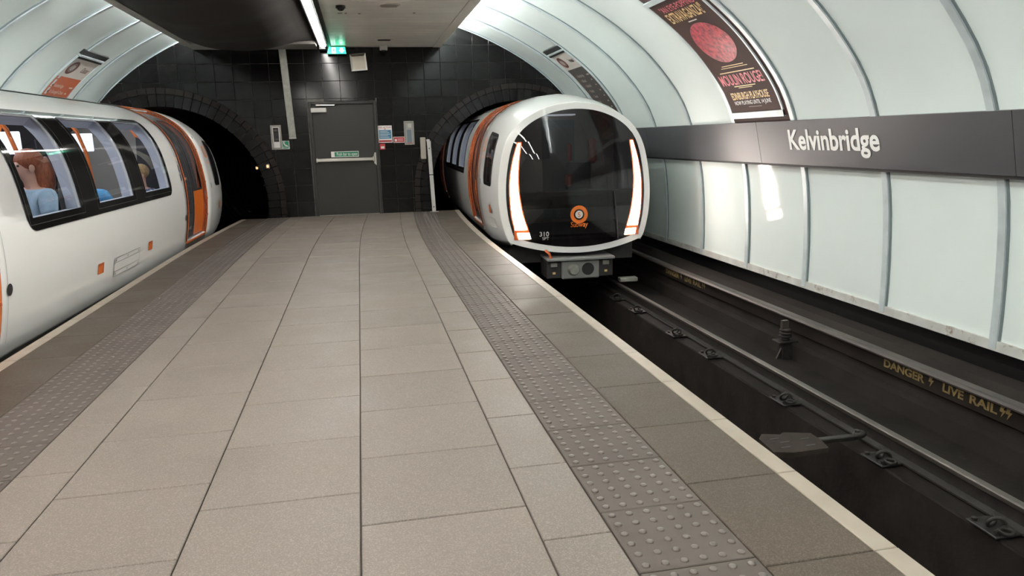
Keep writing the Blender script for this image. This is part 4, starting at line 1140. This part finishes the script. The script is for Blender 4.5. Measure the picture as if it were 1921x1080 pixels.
    # ---- lifting pockets, access panel
    for s in (4.72, 6.36):
        v0, v1 = ta(.185), ta(.285)
        scan(MB(), lambda v: [(s-.075, s+.075)], frange(v0, v1, .05), lambda ss, v: TS(ss, v, .004), .3).build('lifting_pocket', 'train_orange', t)
        mb = MB(); scan(mb, lambda v: [(s-.075, s+.075)], [v1-.022, v1], lambda ss, v: TS(ss, v, .0065), .3); scan(mb, lambda v: [(s-.075, s-.060)], [v0, v1], lambda ss, v: TS(ss, v, .0065), .3)
        mb.build('pocket_edge', 'train_dark_orange', t)
    s0, s1, v0, v1 = 5.14, 5.98, ta(.085), ta(.275)
    def prect(name, a, b_, p, q, off, m): return scan(MB(), lambda v: [(a, b_)], frange(p, q, .06), lambda ss, v: TS(ss, v, off), .3).build(name, m, t, merge=1e-4)
    prect('access_panel', s0, s1, v0, v1, .004, 'train_white')
    for a, b_, p, q in ((s0, s1, v1-.006, v1), (s0, s1, v0, v0+.006), (s0, s0+.010, v0, v1), (s1-.010, s1, v0, v1), (s0, s1, v1-.055, v1-.049), (s0, s1, v0+.049, v0+.055)):
        prect('panel_edge', a, b_, p, q, .007, 'train_grey')
    for s in (s0+.05, (s0+s1)/2, s1-.05):
        for v in (v0+.026, v1-.028): prect('panel_catch', s-.012, s+.012, v-.010, v+.010, .008, 'rib_dark')
    # ---- cab side: window, roundel, number marks, panel
    v0, v1 = ta(.72), ta(1.46); rc = .07
    def cabwin(v):
        d = 0
        if v < v0+rc: d = rc-math.sqrt(max(0, rc*rc-(v0+rc-v)**2))
        if v > v1-rc: d = rc-math.sqrt(max(0, rc*rc-(v-v1+rc)**2))
        out = (.40+d, .94-d)
        return [(out[0], .44), (.90, out[1])] if v0+.04 < v < v1-.04 else [out]
    vs = sorted(set([v0+rc*(1-math.cos(PI/2*k/5)) for k in range(6)]+[v1-rc*(1-math.cos(PI/2*k/5)) for k in range(6)]+frange(v0+rc, v1-rc, .08)+[v0+.04, v1-.04]))
    cw = MB()
    scan(cw, lambda v: [(lambda d: (.40+d, .94-d))(max(0, rc-math.sqrt(max(0, rc*rc-max(0, v0+rc-v, v-v1+rc)**2))))], vs, lambda s, v: TS(s, v, .006), .15)
    cwo = cw.build('cab_window', 'windscreen', t, smooth=60, merge=1e-4)
    for p, q in ((.40, .44), (.90, .94)): scan(MB(), lambda v: [(p, q)], frange(v0+rc, v1-rc, .08), lambda s, v: TS(s, v, .009), .2).build('cab_window_edge', 'rubber', cwo, merge=1e-4)
    c = ta(1.27); mb = MB(); n = 24
    for k in range(n):
        a0, a1 = 2*PI*k/n, 2*PI*(k+1)/n
        mb.add([TS(1.14+r*math.cos(x), c+r*math.sin(x), .006) for x, r in ((a0,.105),(a1,.105),(a1,.072),(a0,.072))], [(0,1,2,3)])
    mb.build('side_roundel', 'train_orange', t, merge=1e-4)
    put_text('side_lettering', 'Subway', lambda x, y: TS(1.24-x, ta(1.08)+y, .006), 'train_orange', t, .075, .006, shear=.2)
    MB().box((TS(1.24, ta(.745))[0]-.01, -1.27, .70), (TS(1.24, ta(.745))[0]+.006, -1.24, .78)).build('door_latch', 'rib_dark', t)
    prect('hazard_label', .52, .64, ta(.33), ta(.44), .005, 'train_orange'); prect('hazard_label', .45, .50, ta(.33), ta(.42), .005, 'rib_dark')
    prect('cab_access_panel', .32, .72, ta(.10), ta(.26), .004, 'train_white')
    for a, b_, p, q in ((.32, .72, ta(.255), ta(.262)), (.32, .72, ta(.10), ta(.107)), (.32, .327, ta(.10), ta(.26)), (.713, .72, ta(.10), ta(.26))): prect('panel_edge', a, b_, p, q, .007, 'rib_dark')
    # body seams
    for s in (3.03, 8.24, 1.36): prect('body_seam', s, s+.004, ta(.0), HALF, .002, 'train_grey')
    # ---- cab front: white rim, dark screen, lamps
    NS = [TS(0, a) for a in frange(0, HALF, .01)]
    zc0 = NS[0][2]; utop = max(p[2] for p in NS)
    nz = [(p[2], p[0]) for p in NS]
    def wo(z):
        if z <= nz[0][0]: return 0
        for i in range(len(nz)-1):
            if nz[i][0] <= z <= nz[i+1][0]: return nz[i][1]+(nz[i+1][1]-nz[i][1])*(z-nz[i][0])/(nz[i+1][0]-nz[i][0]+1e-12)
        return 0
    ZB, ZK = -.185, -.03            # lowest point of the rim, corner height
    def outer(z):
        if z >= ZK: return wo(max(z, nz[0][0]))
        return wo(ZK)*math.sqrt(max(0, (z-ZB)/(ZK-ZB)))
    GB, GK, GT = -.105, .045, utop-.085
    def inner(z):
        if z >= GT or z <= GB: return 0
        if z < GK: return (outer(GK)-.092)*math.sqrt(max(0, (z-GB)/(GK-GB)))
        w = outer(z)-.092
        k = (z-.9)/(GT-.9)
        if k > 0: w = min(w, max(0, (outer(.9)-.092)*math.sqrt(max(0, 1-k**2.35))))
        return max(0, w)
    FP = lambda off: (lambda u, z: (u, front(u, z)+off, z))
    zs = sorted(set([ZB+(ZK-ZB)*(k/8)**2 for k in range(9)] + [GB+(GK-GB)*(k/8)**2 for k in range(9)] + frange(GK, GT-.25, .08) + [GT-.25*(1-k/14)**2*1.0 for k in range(15)] + [utop-(utop-GT)*(1-k/6)**1 for k in range(7)]))
    def rim(z):
        o, i = outer(z), inner(z)
        return [(-o, -i), (i, o)]
    scan(MB(), rim, zs, FP(0.0), .07).build('front_rim', 'train_white', t, smooth=60, merge=2e-4)
    scan(MB(), lambda z: [(-inner(z), inner(z))], [z for z in zs if GB-1e-6 <= z <= GT+1e-6], FP(.003), .12).build('windscreen', 'windscreen', t, smooth='all', merge=2e-4)
    # lower skirt under the rim
    mb = MB(); us = frange(-outer(ZK), outer(ZK), .08)
    LO = lambda u: ZB+(ZK-ZB)*min(1, (u/outer(ZK))**2)
    for a, b_ in zip(us[:-1], us[1:]): mb.add([(a, front(a, ZK), LO(a)), (b_, front(b_, ZK), LO(b_)), (b_*.97, front(b_, ZK)-.25, LO(b_)-.02), (a*.97, front(a, ZK)-.25, LO(a)-.02)], [(0,1,2,3)])
    mb.build('front_skirt', 'train_grey', t, smooth=60, merge=1e-4)
    def curve(tab, z):
        for (z0, u0), (z1, u1) in zip(tab[:-1], tab[1:]):
            if z0 <= z <= z1: return u0+(u1-u0)*(z-z0)/(z1-z0)
        return tab[-1][1]
    sm_ = lambda tab: catmull(tab, 6)
    LOu = sm_([(.170,.853),(.30,.882),(.454,.897),(.64,.903),(.832,.893),(1.06,.850),(1.283,.782)])
    LIn = sm_([(.118,.685),(.20,.712),(.36,.757),(.555,.790),(.72,.803),(.832,.804),(1.06,.786),(1.283,.752)])
    zl = frange(.145, 1.283, .045)
    for sg in (1, -1):
        def lamp(z):
            i, o = curve(LIn, z), curve(LOu, max(z, .171))
            return [(i, o)] if sg > 0 else [(-o, -i)]
        scan(MB(), lamp, zl, FP(.012), .1).build('headlamp_strip', 'headlamp', t, smooth='all', merge=1e-4)
        scan(MB(), lambda z: [tuple(sorted((sg*(.652+(z-.03)*.25), sg*(.812+(z-.03)*.22))))], [.022, .05, .08, .104], FP(.012), .1).build('headlamp_lower', 'headlamp', t, merge=1e-4)
        def bez(z):
            i, o = curve(LIn, max(z, .119))-.02, curve(LOu, max(z, .171))+.016
            return [(i, o)] if sg > 0 else [(-o, -i)]
        scan(MB(), bez, frange(.01, 1.30, .043), FP(.007), .1).build('lamp_bezel', 'train_dark_orange', t, merge=1e-4)
    # roundel, word and number on the screen
    RC = (0.0, .330)
    def rg(name, r1, r0, m, off):
        mb = MB(); n = 32
        for k in range(n):
            a0, a1 = 2*PI*k/n, 2*PI*(k+1)/n
            mb.add([FP(off)(RC[0]+r*math.cos(x), RC[1]+r*math.sin(x)) for x, r in ((a0,r1),(a1,r1),(a1,r0),(a0,r0))], [(0,1,2,3)])
        mb.build(name, m, t, merge=1e-4)
    rg('front_roundel', .120, .072, 'train_orange', .009); rg('roundel_disc', .052, .0005, 'sign_white', .009)
    put_text('roundel_letter', 'S', lambda x, y: FP(.012)(-x, RC[1]-.033+y), 'train_orange', t, .09, .008, align='CENTER')
    put_text('front_lettering', 'Subway', lambda x, y: FP(.009)(-x, .165+y), 'train_orange', t, .10, .010, align='CENTER', shear=.15, fit=.235)
    put_text('car_number', '310', lambda x, y: FP(.009)(.535-x, .055+y), 'sign_white', t, .085, .010, fit=.125)
    put_text('class_mark', 'SPT', lambda x, y: FP(.009)(.500-x, .005+y), 'sign_white', t, .055, .008, fit=.09)
    # wiper
    MB().tube([FP(.02)(-.55, -.02), FP(.03)(-.52, .30), FP(.03)(-.50, .62)], .010, 6).build('wiper', 'rubber', t)
    # cab interior
    MB().box((-.95, -1.48, .02), (.95, -.0, .05)).build('cab_floor', 'int_dark', t)
    MB().add([(-.98,-1.46,.05),(.98,-1.46,.05),(.98,-1.46,1.5),(.6,-1.46,1.78),(-.6,-1.46,1.78),(-.98,-1.46,1.5)], [(0,1,2,3,4,5)]).build('cab_bulkhead', 'box_grey', t)
    MB().box((-.35,-1.455,.1), (.15,-1.44,1.6)).build('cab_door', 'rib_dark', t)
    MB().cbox((-.9,-.30,.40), (.9,-.02,.62), .05).build('driver_desk', 'int_dark', t)
    MB().cbox((-.30,-1.40,1.66), (.30,-1.15,1.68), .005).build('cab_fill_panel', 'cab_glow', t)  # glowing panel added out of sight to brighten the cab interior
    MB().cbox((-.62,-1.20,.95), (-.50,-1.10,1.32), .04).build('cab_seat_head', 'seat_red', t)
    MB().cbox((-.26,-1.30,.70), (-.20,-1.22,1.25), .03).build('cab_seat_side', 'seat_red', t)
    MB().cbox((-.22,-1.15,.62), (-.12,-1.05,.80), .03).build('cab_seat_arm', 'seat_red', t)
    MB().cbox((-.55,-1.25,.45), (-.15,-.85,.55), .04).build('cab_seat', 'seat_cloth', t)
    MB().cbox((-.55,-1.28,.55), (-.15,-1.20,1.0), .04).build('cab_seat_back', 'seat_cloth', t)
    # ---- underframe: sole bar, bogies, coupler
    MB().box((-.88,-TLEN+.1,-.36), (.88,-.25,-.05)).build('sole_frame', 'underframe', t)
    for s in (2.3, 10.3):
        bg = MB().cbox((-.75,-s-.85,-.55), (.75,-s+.85,-.36), .03).build('bogie_frame', 'underframe', t)
        for ds in (-.55, .55):
            for sg in (1, -1): MB().cyl((sg*.56,-s+ds,-.44), (sg*.66,-s+ds,-.44), .24, 24).build('wheel', 'iron', bg, smooth=40)
    cp = MB().cbox((-.46,-.22,-.27), (.46,.30,-.235), .006).build('coupler_tray', 'train_grey', t)
    for u in (-.36, .36):
        MB().cbox((u-.10,-.2,-.52), (u+.10,.20,-.27), .01).build('coupler_box', 'underframe', t)
        MB().cbox((u-.045,.20,-.36), (u+.045,.215,-.30), .004).build('coupler_latch', 'galv', t)
        MB().cbox((u-.02,.20,-.46), (u+.02,.208,-.43), .004).build('coupler_label', 'poster_gold', t)
    MB().cbox((-.26,-.2,-.53), (.26,.24,-.28), .015).build('coupler_head', 'train_grey', t)
    MB().tube([(.10,.24,-.40),(.10,.30,-.40)], [.085,.06], 18).build('coupler_cone', 'galv', t, smooth=40)
    MB().tube([(-.10,.24,-.40),(-.10,.245,-.40)], [.085,.085], 18).build('coupler_cup', 'black', t, smooth=40)
    MB().tube([(.42,.02,-.16),(.46,.16,-.14),(.43,.25,-.17),(.40,.24,-.26)], .018, 8).build('jumper_cable', 'train_dark_orange', t, smooth=60)
    for sg in (1, -1): MB().cbox((sg*.75-.13,-.1,-.66), (sg*.75+.13,.02,-.60), .01).build('guard_iron', 'galv', t)
    return t
def copy_tree(o, parent=None):
    c = o.copy(); COL.objects.link(c); c.parent = parent
    for ch in list(o.children): copy_tree(ch, c)
    return c
tr_l = train('white and orange subway train standing with open lit saloon windows beside the platform')
tr_r = copy_tree(tr_l)
tr_l.location = (-3.485, 14.1, 0); tr_l.rotation_euler = (0, 0, -.020)
tr_r.location = (2.83, 9.78, 0); tr_r.rotation_euler = (0, 0, PI-.035)
tag(tr_l, 'white subway train at the platform with lit windows, passengers inside and orange door surrounds', 'train')
tag(tr_r, 'white subway train emerging from the tunnel, dark windscreen and glowing headlamps', 'train')
# shut off headlamps on the far end of the standing train: its tail enters the dark tunnel
for ch in tr_l.children:
    if ch.name.startswith('headlamp'):
        ch.data = ch.data.copy(); ch.data.materials[0] = MATS['seat_red']

# ================================================================== PEOPLE in the standing train
def person(label, loc, rz, top, legs, hair, long_hair=False, lean=0.0, hair_len=.0, scale=1.0, standing=False, head_turn=0.0, arm=0.0, strap=False, extra=None):
    t = thing('person', label, 'person', loc, rz); t.scale = (scale,)*3
    V_, E_, R_ = [], [], []
    def nd(p, r, par=None):
        V_.append(p); R_.append(r if isinstance(r, tuple) else (r, r))
        if par is not None: E_.append((par, len(V_)-1))
        return len(V_)-1
    ly = lambda z: lean*max(0, z-.1)
    B = lambda x, y, z: (x, y+ly(z), z)
    pel = nd(B(0,0,.10), (.13,.10)); sp = nd(B(0,-.01,.28), (.125,.09), pel); ch = nd(B(0,-.01,.44), (.14,.10), sp); nb = nd(B(0,.0,.55), .055, ch)
    hb = nd(B(0,.015,.62), .055, nb); hm = nd(B(0,.035,.70), (.078,.090), hb); ht = nd(B(0,.02,.80), (.07,.08), hm)
    nz_ = nd(B(0,.125,.70), .012, hm)
    arms = {}
    for sg in (1, -1):
        sh = nd(B(sg*.165,-.01,.495), .058, ch); el = nd(B(sg*.22,.02+arm*.4,.24+arm*.1), .042, sh); wr = nd(B(sg*.13,.24,.20+arm*.2), .028, el)
        pa = nd(B(sg*.11,.30,.19+arm*.2), (.032,.016), wr)
        for k, (dx, l) in enumerate(((-.030,.060),(-.011,.075),(.009,.080),(.028,.068))):
            f1 = nd(B(sg*.11+dx,.345,.185+arm*.2), .009, pa); nd(B(sg*.11+dx,.345+l*.5,.165+arm*.2), .008, f1)
        th = nd(B(sg*.11-sg*.035,.295,.200+arm*.2), .011, pa); nd(B(sg*.11-sg*.055,.325,.190+arm*.2), .009, th)
        hp = nd((sg*.09,.02,.07), .088, pel)
        if standing: kn = nd((sg*.10,.03,-.38), .06, hp); an = nd((sg*.10,.0,-.78), .042, kn); nd((sg*.10,.13,-.83), .035, an)
        else: kn = nd((sg*.12,.40,.08), .065, hp); an = nd((sg*.12,.40,-.33), .042, kn); nd((sg*.12,.53,-.37), .035, an)
        arms[sg] = (sh, el, hp, kn, an)
    def skinned(name, verts, edges, rad, m, levels=1, root=0):
        me = bpy.data.meshes.new(name); me.from_pydata(verts, edges, []); me.materials.append(MATS[m])
        o = bpy.data.objects.new(name, me); COL.objects.link(o); o.parent = t
        sk = o.modifiers.new('skin', 'SKIN'); sk.use_smooth_shade = True
        for i, r in enumerate(rad): me.skin_vertices[0].data[i].radius = r
        me.skin_vertices[0].data[root].use_root = True
        ss = o.modifiers.new('smooth', 'SUBSURF'); ss.levels = levels; ss.render_levels = levels
        return o
    skinned('body', V_, E_, R_, 'skin', 2)
    # clothes: torso with short sleeves, then trousers or skirt
    tv, te, tr_ = [], [], []
    def tn(p, r, par=None):
        tv.append(p); tr_.append(r if isinstance(r, tuple) else (r, r))
        if par is not None: te.append((par, len(tv)-1))
        return len(tv)-1
    a = tn(B(0,0,.06), (.155,.125)); b = tn(B(0,-.01,.28), (.148,.112), a); c = tn(B(0,-.01,.44), (.158,.118), b); tn(B(0,-.005,.53), (.072,.07), c)
    for sg in (1, -1):
        s_ = tn(B(sg*.165,-.01,.495), .078, c); e_ = tn(B(sg*.205,.01+arm*.2,.32+arm*.05), .064, s_)
    skinned('shirt', tv, te, tr_, top, 2)
    lv, le, lr = [(0,0,.09)], [], [(.15,.12)]
    for sg in (1, -1):
        i = len(lv); 
        k_, a_ = (V_[arms[sg][3]], V_[arms[sg][4]])
        lv += [(sg*.09,.02,.07), k_, (a_[0], a_[1], a_[2]+.05)]; lr += [(.105,.105), (.080,.080), (.062,.062)]; le += [(0, i), (i, i+1), (i+1, i+2)]
    skinned('trousers', lv, le, lr, legs, 1)
    # hair cap plus length
    hc = Vector(B(0,.005,.765)); mb = MB()
    mb.ball(hc, (.092,.105,.095), 16, 10)
    if long_hair:
        n = 16
        path = [hc+Vector((0,-.045,.0)), hc+Vector((0,-.080,-.10)), hc+Vector((.0,-.085,-.19)), hc+Vector((0,-.075,-.27)), hc+Vector((0,-.07,-.31))]
        mb.tube([tuple(p) for p in path], [.085,.092,.086,.062,.03], 12)
    h = mb.build('hair', hair, t, smooth='all')
    for sg in (1, -1):
        MB().ball(B(sg*.078,.03,.705), (.012,.022,.032), 8, 6).build('ear', 'skin', t, smooth='all')
        MB().ball(B(sg*.032,.108,.728), (.012,.010,.009), 8, 6).build('eye', 'black', t, smooth='all')
    MB().ball(B(0,.112,.655), (.024,.010,.007), 8, 6).build('mouth', 'seat_red', t, smooth='all')
    if strap: MB().tube([B(.10,-.12,.50), B(.02,-.135,.36), B(-.10,-.135,.20), B(-.16,-.10,.10)], .009, 6).build('bag_strap', 'black', t, smooth=60)
    return t
def place(u, s):   # train-local (lateral, distance from nose) to world
    c, sn = math.cos(-.020), math.sin(-.020)
    x, y = u, -s
    return (-3.485+x*c-y*sn, 14.1+x*sn+y*c)
def seat(u, s, z=.50): x, y = place(u, s); return (x, y, z)
person('red-haired passenger in a pale blue top with dark bag strap, seated against the train window', seat(.78, 6.74, .42), PI*.76, 'cloth_paleblue', 'cloth_navy', 'hair_red', True, strap=True, scale=1.12)
person('passenger in a bright blue shirt bending forward, seated behind the middle window', seat(.80, 4.95, .34), PI*.88, 'cloth_blue', 'cloth_navy', 'hair_brown', lean=.75, scale=1.05)
person('passenger in a white top facing the blue-shirted one, seated behind the middle window', seat(-.15, 5.35, .36), -PI*.35, 'cloth_white', 'cloth_navy', 'hair_brown', lean=.1)
person('fair-haired passenger in a dark patterned top, seated behind the window next to the door', seat(.80, 3.66, .30), PI*.75, 'cloth_print', 'cloth_navy', 'hair_blond')
person('passenger in dark purple clothes standing inside the train doorway', seat(.42, 1.98, .86), PI*.5, 'cloth_purple', 'cloth_navy', 'hair_brown', standing=True)
